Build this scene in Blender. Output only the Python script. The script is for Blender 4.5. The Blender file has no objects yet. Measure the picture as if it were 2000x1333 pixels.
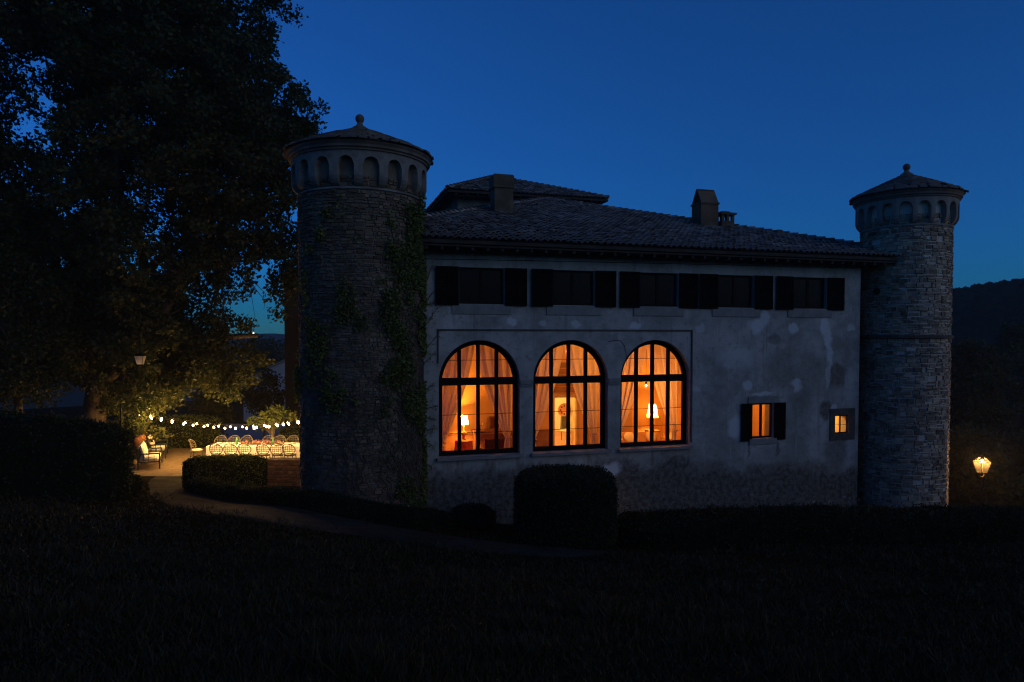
import bpy, bmesh, math, random
import numpy as np
from mathutils import Vector, Matrix
from mathutils.geometry import delaunay_2d_cdt

random.seed(7)
RNG = np.random.default_rng(7)
SC = bpy.context.scene
COL = SC.collection
PI = math.pi
rad = math.radians

# ------------------------------------------------------------------ camera
CAMZ, PITCH, FPX, CX, CY = 5.4, rad(1.8), 1333.3, 1000.0, 702.0
cam = bpy.data.cameras.new('camera')
cam.lens, cam.sensor_width = 24.0, 36.0
cam.shift_y = (CY - 666.5) / 2000.0
cam.clip_start, cam.clip_end = 0.1, 9000
camo = bpy.data.objects.new('camera', cam)
COL.objects.link(camo)
camo.location = (0, 0, CAMZ)
camo.rotation_euler = (PI / 2 - PITCH, 0, 0)
SC.camera = camo

# ------------------------------------------------------------------ dusk sky
SUN_EL, SUN_ROT = rad(4.0), rad(126)
world = bpy.data.worlds.new('World')
SC.world = world
world.use_nodes = True
wn, wl = world.node_tree.nodes, world.node_tree.links
sky = wn.new('ShaderNodeTexSky')
sky.sky_type = 'NISHITA'
sky.sun_disc = False
sky.sun_elevation, sky.sun_rotation = SUN_EL, SUN_ROT
sky.ozone_density = 8.6
sky.air_density = 0.9
sky.dust_density = 0.0
bg = wn['Background']
bg.inputs[1].default_value = 0.178
# a little greyer and greener than the model's pure ozone blue
hs = wn.new('ShaderNodeHueSaturation')
hs.inputs['Saturation'].default_value = 0.94
tint = wn.new('ShaderNodeMix')
tint.data_type, tint.blend_type = 'RGBA', 'MULTIPLY'
tint.inputs['Factor'].default_value = 1.0
tint.inputs[7].default_value = (0.42, 1.05, 1.0, 1)
wl.new(sky.outputs[0], hs.inputs['Color'])
wl.new(hs.outputs[0], tint.inputs[6])
wl.new(tint.outputs[2], bg.inputs[0])

# the last afterglow: one wide, very weak sun lamp low on the right
sd = bpy.data.lights.new('sun', 'SUN')
sd.energy, sd.angle, sd.color = 0.29, rad(60), (1.0, 0.94, 0.55)
suno = bpy.data.objects.new('sun', sd)
COL.objects.link(suno)
_dir = Vector((math.sin(SUN_ROT), math.cos(SUN_ROT), math.tan(rad(14)))).normalized()
suno.rotation_euler = _dir.to_track_quat('Z', 'Y').to_euler()

SC.view_settings.view_transform = 'Standard'
SC.view_settings.look = 'None'
SC.view_settings.exposure = 0.0
SC.view_settings.gamma = 1.0
SC.view_settings.use_curve_mapping = False
SC.render.engine = 'CYCLES'
SC.cycles.use_denoising = True
SC.cycles.filter_width = 1.2
SC.cycles.max_bounces = 8
SC.cycles.diffuse_bounces = 5
SC.cycles.transparent_max_bounces = 16
SC.cycles.caustics_reflective = False
SC.cycles.caustics_refractive = False
SC.cycles.sample_clamp_indirect = 4.0

WARM = (1.0, 0.34, 0.045)
BULB = (1.0, 0.56, 0.17)


# ------------------------------------------------------------------ helpers
def ray(px, py):
    xc, yc = (px - CX) / FPX, -(py - CY) / FPX
    c, s = math.cos(PITCH), math.sin(PITCH)
    return Vector((xc, c + yc * s, -s + yc * c))


def at(px, py, Y):
    d = ray(px, py)
    return Vector((0, 0, CAMZ)) + d * (Y / d.y)


VROT = math.atan2(0.2815, 0.9596)
U = Vector((math.cos(VROT), math.sin(VROT), 0))
N = Vector((-math.sin(VROT), math.cos(VROT), 0))
VO = Vector((0, 22, 0))


def L(s, b, z):
    """villa frame (along the facade, inward, up) to world"""
    return VO + U * s + N * b + Vector((0, 0, z))


def onfac(px, py, b=0.0):
    """pixel of the photo to (s, z) on the plane b metres behind the facade"""
    d = ray(px, py)
    o = Vector((0, 0, CAMZ)) - VO
    t = (b - o.dot(N)) / d.dot(N)
    p = o + d * t
    return p.dot(U), p.z


class MB:
    def __init__(self):
        self.v, self.f = [], []

    def add(self, vs, fs):
        n = len(self.v)
        self.v += [tuple(p) for p in vs]
        self.f += [tuple(i + n for i in f) for f in fs]

    def box(self, c, s, rz=0.0, M=None, taper=1.0):
        x, y, z = s[0] / 2, s[1] / 2, s[2] / 2
        vs = []
        for sz, t in ((-1, 1.0), (1, taper)):
            for sx, sy in ((-1, -1), (1, -1), (1, 1), (-1, 1)):
                vs.append(Vector((sx * x * t, sy * y * t, sz * z)))
        if M is None:
            M = Matrix.Translation(c) @ Matrix.Rotation(rz, 4, 'Z')
        self.add([M @ p for p in vs], [(3, 2, 1, 0), (4, 5, 6, 7), (0, 1, 5, 4), (1, 2, 6, 5), (2, 3, 7, 6), (3, 0, 4, 7)])

    def bar(self, a, b, w, h=None):
        a, b = Vector(a), Vector(b)
        h = h or w
        d = b - a
        q = d.to_track_quat('X', 'Z').to_matrix().to_4x4()
        self.box(None, (d.length, w, h), M=Matrix.Translation((a + b) / 2) @ q)

    def tube(self, pts, rs, n=6, cap=True):
        pts = [Vector(p) for p in pts]
        if not hasattr(rs, '__len__'):
            rs = [rs] * len(pts)
        base = len(self.v)
        ref = Vector((0.31, 0.17, 0.93))
        for i, p in enumerate(pts):
            t = pts[min(i + 1, len(pts) - 1)] - pts[max(i - 1, 0)]
            t.normalize()
            if abs(t.dot(ref)) > 0.97:
                ref = Vector((0.9, 0.3, 0.1))
            x = t.cross(ref).normalized()
            y = t.cross(x)
            for k in range(n):
                a = 2 * PI * k / n
                self.v.append(tuple(p + (x * math.cos(a) + y * math.sin(a)) * rs[i]))
        for i in range(len(pts) - 1):
            for k in range(n):
                k2 = (k + 1) % n
                self.f.append((base + i * n + k, base + i * n + k2, base + (i + 1) * n + k2, base + (i + 1) * n + k))
        if cap:
            self.f.append(tuple(base + k for k in range(n))[::-1])
            self.f.append(tuple(base + (len(pts) - 1) * n + k for k in range(n)))

    def lathe(self, prof, n=24, c=(0, 0, 0), closed=False):
        base = len(self.v)
        for r, z in prof:
            for k in range(n):
                a = 2 * PI * k / n
                self.v.append((c[0] + r * math.cos(a), c[1] + r * math.sin(a), c[2] + z))
        m = len(prof)
        for i in range(m if closed else m - 1):
            i2 = (i + 1) % m
            for k in range(n):
                k2 = (k + 1) % n
                self.f.append((base + i * n + k, base + i * n + k2, base + i2 * n + k2, base + i2 * n + k))

    def ball(self, c, r, n=10, m=7, sq=1.0):
        prof = [(max(r * math.sin(PI * i / m), 0.0005), -r * sq * math.cos(PI * i / m)) for i in range(m + 1)]
        self.lathe(prof, n, c)

    def build(self, name, mat, parent=None, smooth=False, loc=None, rz=None, kind=None):
        me = bpy.data.meshes.new(name)
        me.from_pydata(self.v, [], self.f)
        return link(name, me, mat, parent, smooth, loc, rz, kind)


def link(name, me, mat, parent=None, smooth=False, loc=None, rz=None, kind=None):
    if mat is not None and not me.materials:
        me.materials.append(mat)
    if smooth:
        me.polygons.foreach_set('use_smooth', [True] * len(me.polygons))
    me.update()
    o = bpy.data.objects.new(name, me)
    COL.objects.link(o)
    if parent is not None:
        o.parent = parent
    if loc is not None:
        o.location = loc
    if rz is not None:
        o.rotation_euler = (0, 0, rz)
    if kind:
        o['kind'] = kind
    return o


def tag(o, label=None, cat=None, group=None, kind=None):
    if label:
        o['label'] = label
    if cat:
        o['category'] = cat
    if group:
        o['group'] = group
    if kind:
        o['kind'] = kind
    return o


def thing(name, label, cat, loc=(0, 0, 0), rz=0.0, group=None):
    o = bpy.data.objects.new(name, None)
    o.empty_display_size = 0.2
    COL.objects.link(o)
    o.location = loc
    o.rotation_euler = (0, 0, rz)
    return tag(o, label, cat, group)


def dup(root, loc, rz, label):
    r = root.copy()
    COL.objects.link(r)
    r.location = loc
    r.rotation_euler = (0, 0, rz)
    r['label'] = label

    def rec(src, dst):
        for ch in list(src.children):
            c = ch.copy()
            COL.objects.link(c)
            c.parent = dst
            rec(ch, c)
    rec(root, r)
    return r


def quads_mesh(name, V, n=4):
    """V: (N, n, 3) array of separate faces"""
    V = np.asarray(V, dtype=np.float32)
    k = V.shape[0]
    me = bpy.data.meshes.new(name)
    me.vertices.add(k * n)
    me.vertices.foreach_set('co', V.reshape(-1))
    me.loops.add(k * n)
    me.loops.foreach_set('vertex_index', np.arange(k * n, dtype=np.int32))
    me.polygons.add(k)
    me.polygons.foreach_set('loop_start', np.arange(0, k * n, n, dtype=np.int32))
    me.update(calc_edges=True)
    return me


def unit(a):
    return a / np.maximum(np.linalg.norm(a, axis=1, keepdims=True), 1e-9)


def leaf_quads(P, size, aspect=0.55, out=None, up=0.0, rng=RNG):
    """P (N,3) positions to leaf-shaped quads with random attitude"""
    n = len(P)
    a = rng.normal(size=(n, 3))
    if out is not None:
        a = a + out * 1.2
    a[:, 2] += up
    a = unit(a)
    b = unit(np.cross(a, rng.normal(size=(n, 3))))
    c = np.cross(a, b)
    s = (size * rng.uniform(0.6, 1.35, n))[:, None]
    w = s * aspect
    v0 = P
    v1 = P + a * s * 0.45 + b * w * 0.5 + c * s * 0.08
    v2 = P + a * s
    v3 = P + a * s * 0.5 - b * w * 0.5 + c * s * 0.08
    return np.stack([v0, v1, v2, v3], 1)


# ------------------------------------------------------------------ materials
def newmat(name):
    m = bpy.data.materials.new(name)
    m.use_nodes = True
    nt = m.node_tree
    return m, nt.nodes, nt.links, nt.nodes['Principled BSDF']


def mixrgb(n, l, fac, a, b, mode='MIX'):
    mx = n.new('ShaderNodeMix')
    mx.data_type = 'RGBA'
    mx.blend_type = mode
    for sock, v in ((mx.inputs['Factor'], fac), (mx.inputs[6], a), (mx.inputs[7], b)):
        if hasattr(v, 'is_linked') or hasattr(v, 'links'):
            l.new(v, sock)
        elif hasattr(v, '__len__'):
            sock.default_value = (v[0], v[1], v[2], 1)
        else:
            sock.default_value = v
    return mx.outputs[2]


def ramp(n, l, src, p0, p1):
    r = n.new('ShaderNodeMapRange')
    r.interpolation_type = 'SMOOTHSTEP'
    r.inputs[1].default_value = p0
    r.inputs[2].default_value = p1
    l.new(src, r.inputs[0])
    return r.outputs[0]


def noise(n, l, vec, scale, detail=4.0, rough=0.6):
    t = n.new('ShaderNodeTexNoise')
    t.inputs['Scale'].default_value = scale
    t.inputs['Detail'].default_value = detail
    t.inputs['Roughness'].default_value = rough
    if vec is not None:
        l.new(vec, t.inputs['Vector'])
    return t.outputs['Fac']


def pm(name, c1, c2, scale=3.0, rough=0.85, bump=0.0, bscale=None, island=0.0, c3=None, spec=0.3, metal=0.0):
    m, n, l, p = newmat(name)
    tc = n.new('ShaderNodeTexCoord').outputs['Object']
    f = ramp(n, l, noise(n, l, tc, scale), 0.3, 0.7)
    col = mixrgb(n, l, f, c1, c2)
    if c3 is not None:
        f3 = ramp(n, l, noise(n, l, tc, scale * 0.27, 3), 0.5, 0.72)
        col = mixrgb(n, l, f3, col, c3)
    if island:
        g = n.new('ShaderNodeNewGeometry')
        r = n.new('ShaderNodeMapRange')
        r.inputs[3].default_value = 1 - island
        r.inputs[4].default_value = 1 + island
        l.new(g.outputs['Random Per Island'], r.inputs[0])
        col = mixrgb(n, l, 1.0, col, r.outputs[0], 'MULTIPLY')
    l.new(col, p.inputs['Base Color'])
    p.inputs['Roughness'].default_value = rough
    p.inputs['Specular IOR Level'].default_value = spec
    p.inputs['Metallic'].default_value = metal
    if bump:
        b = n.new('ShaderNodeBump')
        b.inputs['Strength'].default_value = bump
        b.inputs['Distance'].default_value = 0.03
        l.new(noise(n, l, tc, bscale or scale * 6, 5), b.inputs['Height'])
        l.new(b.outputs[0], p.inputs['Normal'])
    return m


def leafmat(name, c1, c2, c3, trans=0.25):
    """leaves: hue differs from leaf to leaf, some light passes through"""
    m, n, l, p = newmat(name)
    g = n.new('ShaderNodeNewGeometry')
    r = n.new('ShaderNodeValToRGB')
    e = r.color_ramp.elements
    e[0].color, e[1].color = (*c1, 1), (*c3, 1)
    k = e.new(0.6)
    k.color = (*c2, 1)
    l.new(g.outputs['Random Per Island'], r.inputs[0])
    l.new(r.outputs[0], p.inputs['Base Color'])
    p.inputs['Roughness'].default_value = 0.6
    p.inputs['Specular IOR Level'].default_value = 0.25
    t = n.new('ShaderNodeBsdfTranslucent')
    l.new(r.outputs[0], t.inputs[0])
    mx = n.new('ShaderNodeMixShader')
    mx.inputs[0].default_value = trans
    l.new(p.outputs[0], mx.inputs[1])
    l.new(t.outputs[0], mx.inputs[2])
    l.new(mx.outputs[0], n['Material Output'].inputs[0])
    return m


def emit(name, col, strength):
    m, n, l, p = newmat(name)
    p.inputs['Base Color'].default_value = (0.8, 0.7, 0.55, 1)
    p.inputs['Emission Color'].default_value = (*col, 1)
    p.inputs['Emission Strength'].default_value = strength
    return m


def globe(name, col, strength, clear=0.6):
    m, n, l, p = newmat(name)
    n.remove(p)
    e = n.new('ShaderNodeEmission')
    e.inputs[0].default_value = (*col, 1)
    e.inputs[1].default_value = strength
    x = n.new('ShaderNodeBsdfTransparent')
    b = n.new('ShaderNodeMixShader')
    b.inputs[0].default_value = clear
    l.new(e.outputs[0], b.inputs[1])
    l.new(x.outputs[0], b.inputs[2])
    l.new(b.outputs[0], n['Material Output'].inputs[0])
    return m


def glassmat(name, rough=0.02, tintc=(1, 1, 1), ior=1.45):
    m, n, l, p = newmat(name)
    n.remove(p)
    tr = n.new('ShaderNodeBsdfTransparent')
    tr.inputs[0].default_value = (*tintc, 1)
    gl = n.new('ShaderNodeBsdfGlossy')
    gl.inputs['Roughness'].default_value = rough
    fr = n.new('ShaderNodeFresnel')
    fr.inputs[0].default_value = ior
    mx = n.new('ShaderNodeMixShader')
    l.new(fr.outputs[0], mx.inputs[0])
    l.new(tr.outputs[0], mx.inputs[1])
    l.new(gl.outputs[0], mx.inputs[2])
    l.new(mx.outputs[0], n['Material Output'].inputs[0])
    return m


M = {}
M['lawn'] = pm('lawn', (0.01, 0.009, 0.004), (0.017, 0.014, 0.006), 0.9, 0.95, 0.6, 14, c3=(0.03, 0.023, 0.011), spec=0.0)
M['blade'] = leafmat('grass_blade', (0.02, 0.019, 0.005), (0.034, 0.028, 0.008), (0.075, 0.056, 0.02), 0.2)
M['gravel_path'] = pm('gravel_path', (0.035, 0.029, 0.021), (0.06, 0.05, 0.038), 3, 0.95, 0.8, 40, c3=(0.022, 0.02, 0.012), spec=0.05)
M['terrace_gravel'] = pm('terrace_gravel', (0.2, 0.135, 0.07), (0.28, 0.195, 0.11), 4, 0.95, 0.9, 34, spec=0.1)
M['forecourt'] = pm('forecourt_gravel', (0.17, 0.155, 0.145), (0.22, 0.205, 0.19), 1, 0.95, 0.3, 20)
M['bark'] = pm('bark', (0.07, 0.05, 0.035), (0.13, 0.1, 0.07), 6, 0.95, 1.0, 18)
M['oak'] = leafmat('oak_leaf', (0.03, 0.044, 0.012), (0.05, 0.064, 0.016), (0.09, 0.08, 0.024), 0.35)
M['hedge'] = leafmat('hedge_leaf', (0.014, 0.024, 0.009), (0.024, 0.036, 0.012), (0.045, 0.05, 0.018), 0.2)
M['hedge_core'] = pm('hedge_core', (0.008, 0.01, 0.005), (0.013, 0.013, 0.007), 4, 1.0, spec=0.0)
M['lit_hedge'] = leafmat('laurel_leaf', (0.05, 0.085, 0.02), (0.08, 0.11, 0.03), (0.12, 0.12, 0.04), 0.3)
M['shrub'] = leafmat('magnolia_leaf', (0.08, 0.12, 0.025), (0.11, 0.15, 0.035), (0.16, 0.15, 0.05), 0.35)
M['ivy'] = leafmat('ivy_leaf', (0.08, 0.105, 0.02), (0.12, 0.145, 0.03), (0.2, 0.19, 0.05), 0.2)
M['wood_far'] = pm('far_wood', (0.01, 0.014, 0.006), (0.02, 0.024, 0.011), 0.3, 1.0, spec=0.0)
M['hill'] = pm('far_hill', (0.03, 0.035, 0.03), (0.05, 0.055, 0.045), 0.01, 1.0, spec=0.0)
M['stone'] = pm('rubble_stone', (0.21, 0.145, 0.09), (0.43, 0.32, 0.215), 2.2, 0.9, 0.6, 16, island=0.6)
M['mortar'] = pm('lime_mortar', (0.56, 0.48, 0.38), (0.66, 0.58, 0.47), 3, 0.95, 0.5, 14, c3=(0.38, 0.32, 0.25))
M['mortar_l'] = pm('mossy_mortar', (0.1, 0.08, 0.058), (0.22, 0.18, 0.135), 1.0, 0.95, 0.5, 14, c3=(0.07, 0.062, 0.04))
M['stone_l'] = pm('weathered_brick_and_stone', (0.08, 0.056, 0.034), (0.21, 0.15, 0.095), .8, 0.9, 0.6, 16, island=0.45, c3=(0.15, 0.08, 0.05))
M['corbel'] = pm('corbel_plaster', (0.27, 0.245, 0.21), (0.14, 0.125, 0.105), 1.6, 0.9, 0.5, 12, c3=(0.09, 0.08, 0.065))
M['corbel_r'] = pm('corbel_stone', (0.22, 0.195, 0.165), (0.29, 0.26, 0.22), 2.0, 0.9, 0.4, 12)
M['tile'] = pm('clay_roof_tile', (0.14, 0.105, 0.085), (0.3, 0.245, 0.205), 1.6, 0.9, 0.3, 14, island=0.55, c3=(0.27, 0.25, 0.22))
M['tile_base'] = pm('roof_underlay', (0.035, 0.028, 0.022), (0.055, 0.045, 0.035), 2, 0.95)
M['slab'] = pm('roof_slab', (0.1, 0.078, 0.062), (0.17, 0.135, 0.11), 2, 0.9, 0.3, island=0.3)
M['soffit'] = pm('dark_soffit_wood', (0.03, 0.022, 0.016), (0.05, 0.038, 0.028), 3, 0.9)
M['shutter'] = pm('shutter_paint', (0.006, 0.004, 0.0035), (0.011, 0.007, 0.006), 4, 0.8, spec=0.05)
M['frame'] = pm('dark_frame_paint', (0.008, 0.005, 0.004), (0.014, 0.008, 0.006), 4, 0.7, spec=0.1)
M['sillstone'] = pm('grey_sill_stone', (0.2, 0.19, 0.175), (0.27, 0.255, 0.235), 3, 0.9, 0.3)
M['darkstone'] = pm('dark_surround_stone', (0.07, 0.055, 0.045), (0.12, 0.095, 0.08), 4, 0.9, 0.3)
M['iron'] = pm('black_iron', (0.008, 0.008, 0.008), (0.013, 0.012, 0.012), 6, 0.6, spec=.15)
M['glass'] = glassmat('window_glass')
M['dullglass'] = glassmat('low_reflection_glass', .25, (.6, .6, .6), 1.2)  # grey tint and low index take the sky reflection out of these panes
M['roomwall'] = pm('ochre_wall', (0.6, 0.38, 0.15), (0.68, 0.44, 0.19), 1.2, 0.9, 0.1)
M['yellowwall'] = pm('yellow_wall', (0.75, 0.68, 0.45), (0.8, 0.73, 0.5), 1.2, 0.9)
M['roomfloor'] = pm('terracotta_floor', (0.28, 0.13, 0.07), (0.36, 0.18, 0.1), 2, 0.6)
M['roomwood'] = pm('brown_wood', (0.2, 0.1, 0.05), (0.3, 0.16, 0.08), 3, 0.6)
M['palewood'] = pm('honey_wood', (0.42, 0.27, 0.13), (0.5, 0.33, 0.17), 3, 0.6)
M['chair_back'] = pm('grey_brown_chair_back', (0.1, 0.09, 0.08), (0.14, 0.125, 0.11), 2, 0.9)  # plain grey-brown of the inner-room chair's backrest
M['cloth'] = pm('white_linen', (0.78, 0.74, 0.66), (0.82, 0.78, 0.7), 5, 0.9)
M['cushion'] = pm('cream_cushion', (0.76, 0.7, 0.56), (0.8, 0.74, 0.6), 6, 0.95, 0.2)
M['rattan'] = pm('grey_rattan', (0.11, 0.085, 0.055), (0.17, 0.13, 0.085), 14, 0.8)
M['sofaframe'] = pm('green_black_metal', (0.02, 0.026, 0.022), (0.03, 0.036, 0.03), 5, 0.5)
M['terracotta'] = pm('terracotta', (0.42, 0.16, 0.06), (0.52, 0.22, 0.09), 4, 0.9, 0.2)
M['pink'] = leafmat('pink_petal', (0.42, 0.14, 0.13), (0.5, 0.22, 0.19), (0.6, 0.36, 0.3), 0.3)
M['greenglass'] = pm('green_glass', (0.1, 0.3, 0.12), (0.13, 0.36, 0.15), 4, 0.15, spec=0.6)
M['china'] = pm('white_china', (0.8, 0.78, 0.72), (0.82, 0.8, 0.75), 5, 0.3, spec=0.5)
M['houseplaster'] = pm('house_plaster', (0.42, 0.41, 0.4), (0.52, 0.51, 0.49), 0.8, 0.95)
M['roofpale'] = pm('pale_old_roof', (0.2, 0.17, 0.15), (0.28, 0.25, 0.22), 2, .9)
M['darkmortar'] = pm('dark_mortar', (0.04, 0.03, 0.022), (0.07, 0.052, 0.04), 3, .95)
M['foot'] = pm('wall_foot_stone', (0.09, 0.075, 0.06), (0.2, 0.17, 0.14), 2.2, .9, .5, 16, island=.5)
M['brickish'] = pm('brown_brick_stone', (0.05, 0.026, 0.017), (0.1, 0.055, 0.037), 2, .9, .4, 16, island=.5)
M['rearwall'] = pm('darkened_wing_plaster', (0.02, 0.018, 0.019), (0.032, 0.03, 0.031), 1, 0.95)  # colour taken near black so the bulbs' light stays faint on the wing
M['shade_and_cable'] = pm('dark_shade_tube_and_cable', (0.025, 0.02, 0.018), (0.035, 0.028, 0.025), 3, 0.5)  # dark tone of the corner shade tube and the cables
M['upholstery'] = pm('maroon_upholstery', (0.09, 0.025, 0.018), (0.13, 0.035, 0.025), 4, 0.9)
M['redcloth'] = pm('red_table_cover', (0.3, 0.045, 0.02), (0.36, 0.06, 0.03), 4, 0.9)
M['orangecloth'] = pm('apricot_sofa_cloth', (0.62, 0.36, 0.16), (0.7, 0.42, 0.2), 4, 0.9)
M['bulb'] = globe('festoon_bulb', (1.0, .62, .26), 55.0)
M['lampbulb'] = emit('table_lamp_bulb', (1.0, 0.55, 0.2), 60.0)
M['lanternbulb'] = globe('lantern_bulb', (1.0, 0.66, 0.28), 60.0)
M['farlight'] = emit('far_house_light', (1.0, 0.75, 0.5), 30.0)


def sheer(name, c, tr):
    m, n, l, p = newmat(name)
    n.remove(p)
    d = n.new('ShaderNodeBsdfDiffuse')
    t = n.new('ShaderNodeBsdfTranslucent')
    x = n.new('ShaderNodeBsdfTransparent')
    tc = n.new('ShaderNodeTexCoord').outputs['Object']
    col = mixrgb(n, l, ramp(n, l, noise(n, l, tc, 30), 0.3, 0.7), c, tuple(k * 0.9 for k in c))
    l.new(col, d.inputs[0])
    l.new(col, t.inputs[0])
    a = n.new('ShaderNodeMixShader')
    a.inputs[0].default_value = 0.62
    l.new(d.outputs[0], a.inputs[1])
    l.new(t.outputs[0], a.inputs[2])
    b = n.new('ShaderNodeMixShader')
    b.inputs[0].default_value = tr
    l.new(a.outputs[0], b.inputs[1])
    l.new(x.outputs[0], b.inputs[2])
    l.new(b.outputs[0], n['Material Output'].inputs[0])
    return m


M['sheer'] = sheer('sheer_curtain', (0.96, 0.88, 0.88), 0.09)
M['shade'] = sheer('lamp_shade_paper', (0.85, 0.78, 0.62), 0.05)


def lanternglass():
    m, n, l, p = newmat('lantern_glass')
    p.inputs['Base Color'].default_value = (0.3, 0.28, 0.22, 1)
    p.inputs['Roughness'].default_value = 0.4
    x = n.new('ShaderNodeBsdfTransparent')
    t = n.new('ShaderNodeBsdfTranslucent')
    t.inputs[0].default_value = (0.3, 0.28, 0.22, 1)
    a = n.new('ShaderNodeMixShader')
    a.inputs[0].default_value = 0.5
    l.new(p.outputs[0], a.inputs[1])
    l.new(t.outputs[0], a.inputs[2])
    b = n.new('ShaderNodeMixShader')
    b.inputs[0].default_value = 0.975
    l.new(a.outputs[0], b.inputs[1])
    l.new(x.outputs[0], b.inputs[2])
    l.new(b.outputs[0], n['Material Output'].inputs[0])
    return m


M['lanternglass'] = lanternglass()
M['milkglass'] = sheer('milky_lantern_glass', (0.75, 0.72, 0.66), 0.1)


def facade_plaster():
    """old lime plaster: mottled, bare rubble low down, round and streaky newer repairs"""
    m, n, l, p = newmat('facade_plaster')
    tc = n.new('ShaderNodeTexCoord').outputs['Object']
    sep = n.new('ShaderNodeSeparateXYZ')
    l.new(tc, sep.inputs[0])
    base = mixrgb(n, l, ramp(n, l, noise(n, l, tc, 0.7, 6, 0.65), 0.32, 0.68), (0.25, 0.24, 0.215), (0.46, 0.44, 0.405))
    base = mixrgb(n, l, ramp(n, l, noise(n, l, tc, 4.5, 5, 0.7), 0.5, 0.75), base, (0.2, 0.185, 0.165))
    mp = n.new('ShaderNodeMapping')
    mp.inputs['Scale'].default_value = (4.5, 1.0, 0.28)
    l.new(tc, mp.inputs[0])
    base = mixrgb(n, l, ramp(n, l, noise(n, l, mp.outputs[0], 1.0, 5, 0.6), 0.52, 0.8), base, (0.2, 0.185, 0.165))
    mp2 = n.new('ShaderNodeMapping')
    mp2.inputs['Scale'].default_value = (9.0, 1.0, 0.5)
    mp2.inputs['Location'].default_value = (3.3, 0, 7)
    l.new(tc, mp2.inputs[0])
    base = mixrgb(n, l, ramp(n, l, noise(n, l, mp2.outputs[0], 1.0, 4, 0.6), 0.6, 0.8), base, (0.5, 0.48, 0.45))
    # bare, dark rubble where the plaster is lost
    wl_ = noise(n, l, tc, .55, 12, 0.7)
    h = n.new('ShaderNodeMath')
    h.operation = 'MULTIPLY_ADD'
    l.new(wl_, h.inputs[0])
    h.inputs[1].default_value = 3.6
    hz = n.new('ShaderNodeMath')
    hz.operation = 'MULTIPLY_ADD'
    l.new(sep.outputs[0], hz.inputs[0])
    hz.inputs[1].default_value = -0.045
    hz.inputs[2].default_value = -0.15
    l.new(hz.outputs[0], h.inputs[2])
    df = n.new('ShaderNodeMath')
    df.operation = 'SUBTRACT'
    l.new(h.outputs[0], df.inputs[0])
    l.new(sep.outputs[2], df.inputs[1])
    bare = ramp(n, l, df.outputs[0], 0.15, 0.85)
    rub = mixrgb(n, l, ramp(n, l, noise(n, l, tc, 6, 5, 0.7), 0.35, 0.65), (0.07, 0.058, 0.047), (0.19, 0.165, 0.14))
    col = mixrgb(n, l, bare, base, rub)
    rubcol = rub
    # warped coordinates for the repairs
    nz = n.new('ShaderNodeTexNoise')
    nz.inputs['Scale'].default_value = 2.2
    nz.inputs['Detail'].default_value = 5
    l.new(tc, nz.inputs['Vector'])
    sc_ = n.new('ShaderNodeVectorMath')
    sc_.operation = 'MULTIPLY_ADD'
    l.new(nz.outputs['Color'], sc_.inputs[0])
    sc_.inputs[1].default_value = (0.5, 0.0, 0.5)
    l.new(tc, sc_.inputs[2])
    off = (0.25, 0, 0.25)
    for lst, tgt in ((BARE, 'bare'), (PATCHES, 'new')):
      acc = None
      for px, py, rx, ry, k in lst:
          s, z = onfac(px, py)
          d = onfac(px + rx, py + ry)
          v = n.new('ShaderNodeVectorMath')
          v.operation = 'MULTIPLY_ADD'
          ax, az = 1 / max(abs(d[0] - s), .03), 1 / max(abs(d[1] - z), .03)
          v.inputs[1].default_value = (ax, 0, az)
          v.inputs[2].default_value = (-(s + off[0]) * ax, 0, -(z + off[2]) * az)
          l.new(sc_.outputs[0], v.inputs[0])
          ln = n.new('ShaderNodeVectorMath')
          ln.operation = 'LENGTH'
          l.new(v.outputs[0], ln.inputs[0])
          mr = n.new('ShaderNodeMapRange')
          mr.interpolation_type = 'SMOOTHSTEP'
          mr.inputs[1].default_value = 1.25
          mr.inputs[2].default_value = 0.6
          mr.inputs[4].default_value = k
          l.new(ln.outputs['Value'], mr.inputs[0])
          if acc is None:
              acc = mr.outputs[0]
          else:
              mxm = n.new('ShaderNodeMath')
              mxm.operation = 'MAXIMUM'
              l.new(acc, mxm.inputs[0])
              l.new(mr.outputs[0], mxm.inputs[1])
              acc = mxm.outputs[0]
      col = mixrgb(n, l, acc, col, (0.6, 0.6, 0.6) if tgt == 'new' else rubcol)
    l.new(col, p.inputs['Base Color'])
    p.inputs['Roughness'].default_value = 0.95
    p.inputs['Specular IOR Level'].default_value = 0.1
    b = n.new('ShaderNodeBump')
    b.inputs['Strength'].default_value = 0.5
    b.inputs['Distance'].default_value = 0.03
    l.new(noise(n, l, tc, 9, 7, 0.7), b.inputs['Height'])
    l.new(b.outputs[0], p.inputs['Normal'])
    return m


PATCHES = [(998, 630, 9, 8, .8), (1060, 632, 7, 6, .6), (1125, 633, 8, 6, .7), (1240, 636, 12, 8, .8), (1478, 636, 16, 16, .8),
           (1494, 622, 10, 18, .7), (1550, 643, 10, 12, .8), (1612, 634, 7, 24, .9), (1617, 662, 6, 26, .9), (1621, 692, 6, 24, .8),
           (1617, 735, 5, 26, .6), (1662, 641, 8, 9, .7), (1459, 754, 9, 12, .8), (1556, 753, 10, 12, .8), (1437, 836, 15, 22, .8),
           (1628, 797, 8, 6, .7), (1490, 771, 22, 4, .8), (1195, 920, 20, 15, .9), (1349, 560, 4, 40, .35), (1404, 560, 5, 40, .3),
           (1500, 560, 6, 30, .5), (1367, 640, 8, 7, .5), (1440, 700, 40, 22, .35), (880, 640, 14, 10, .3), (1660, 760, 12, 40, .3),
           (1665, 870, 12, 22, .35), (1360, 760, 8, 8, .5), (1590, 600, 12, 10, .3), (940, 612, 40, 5, .3)]
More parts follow.
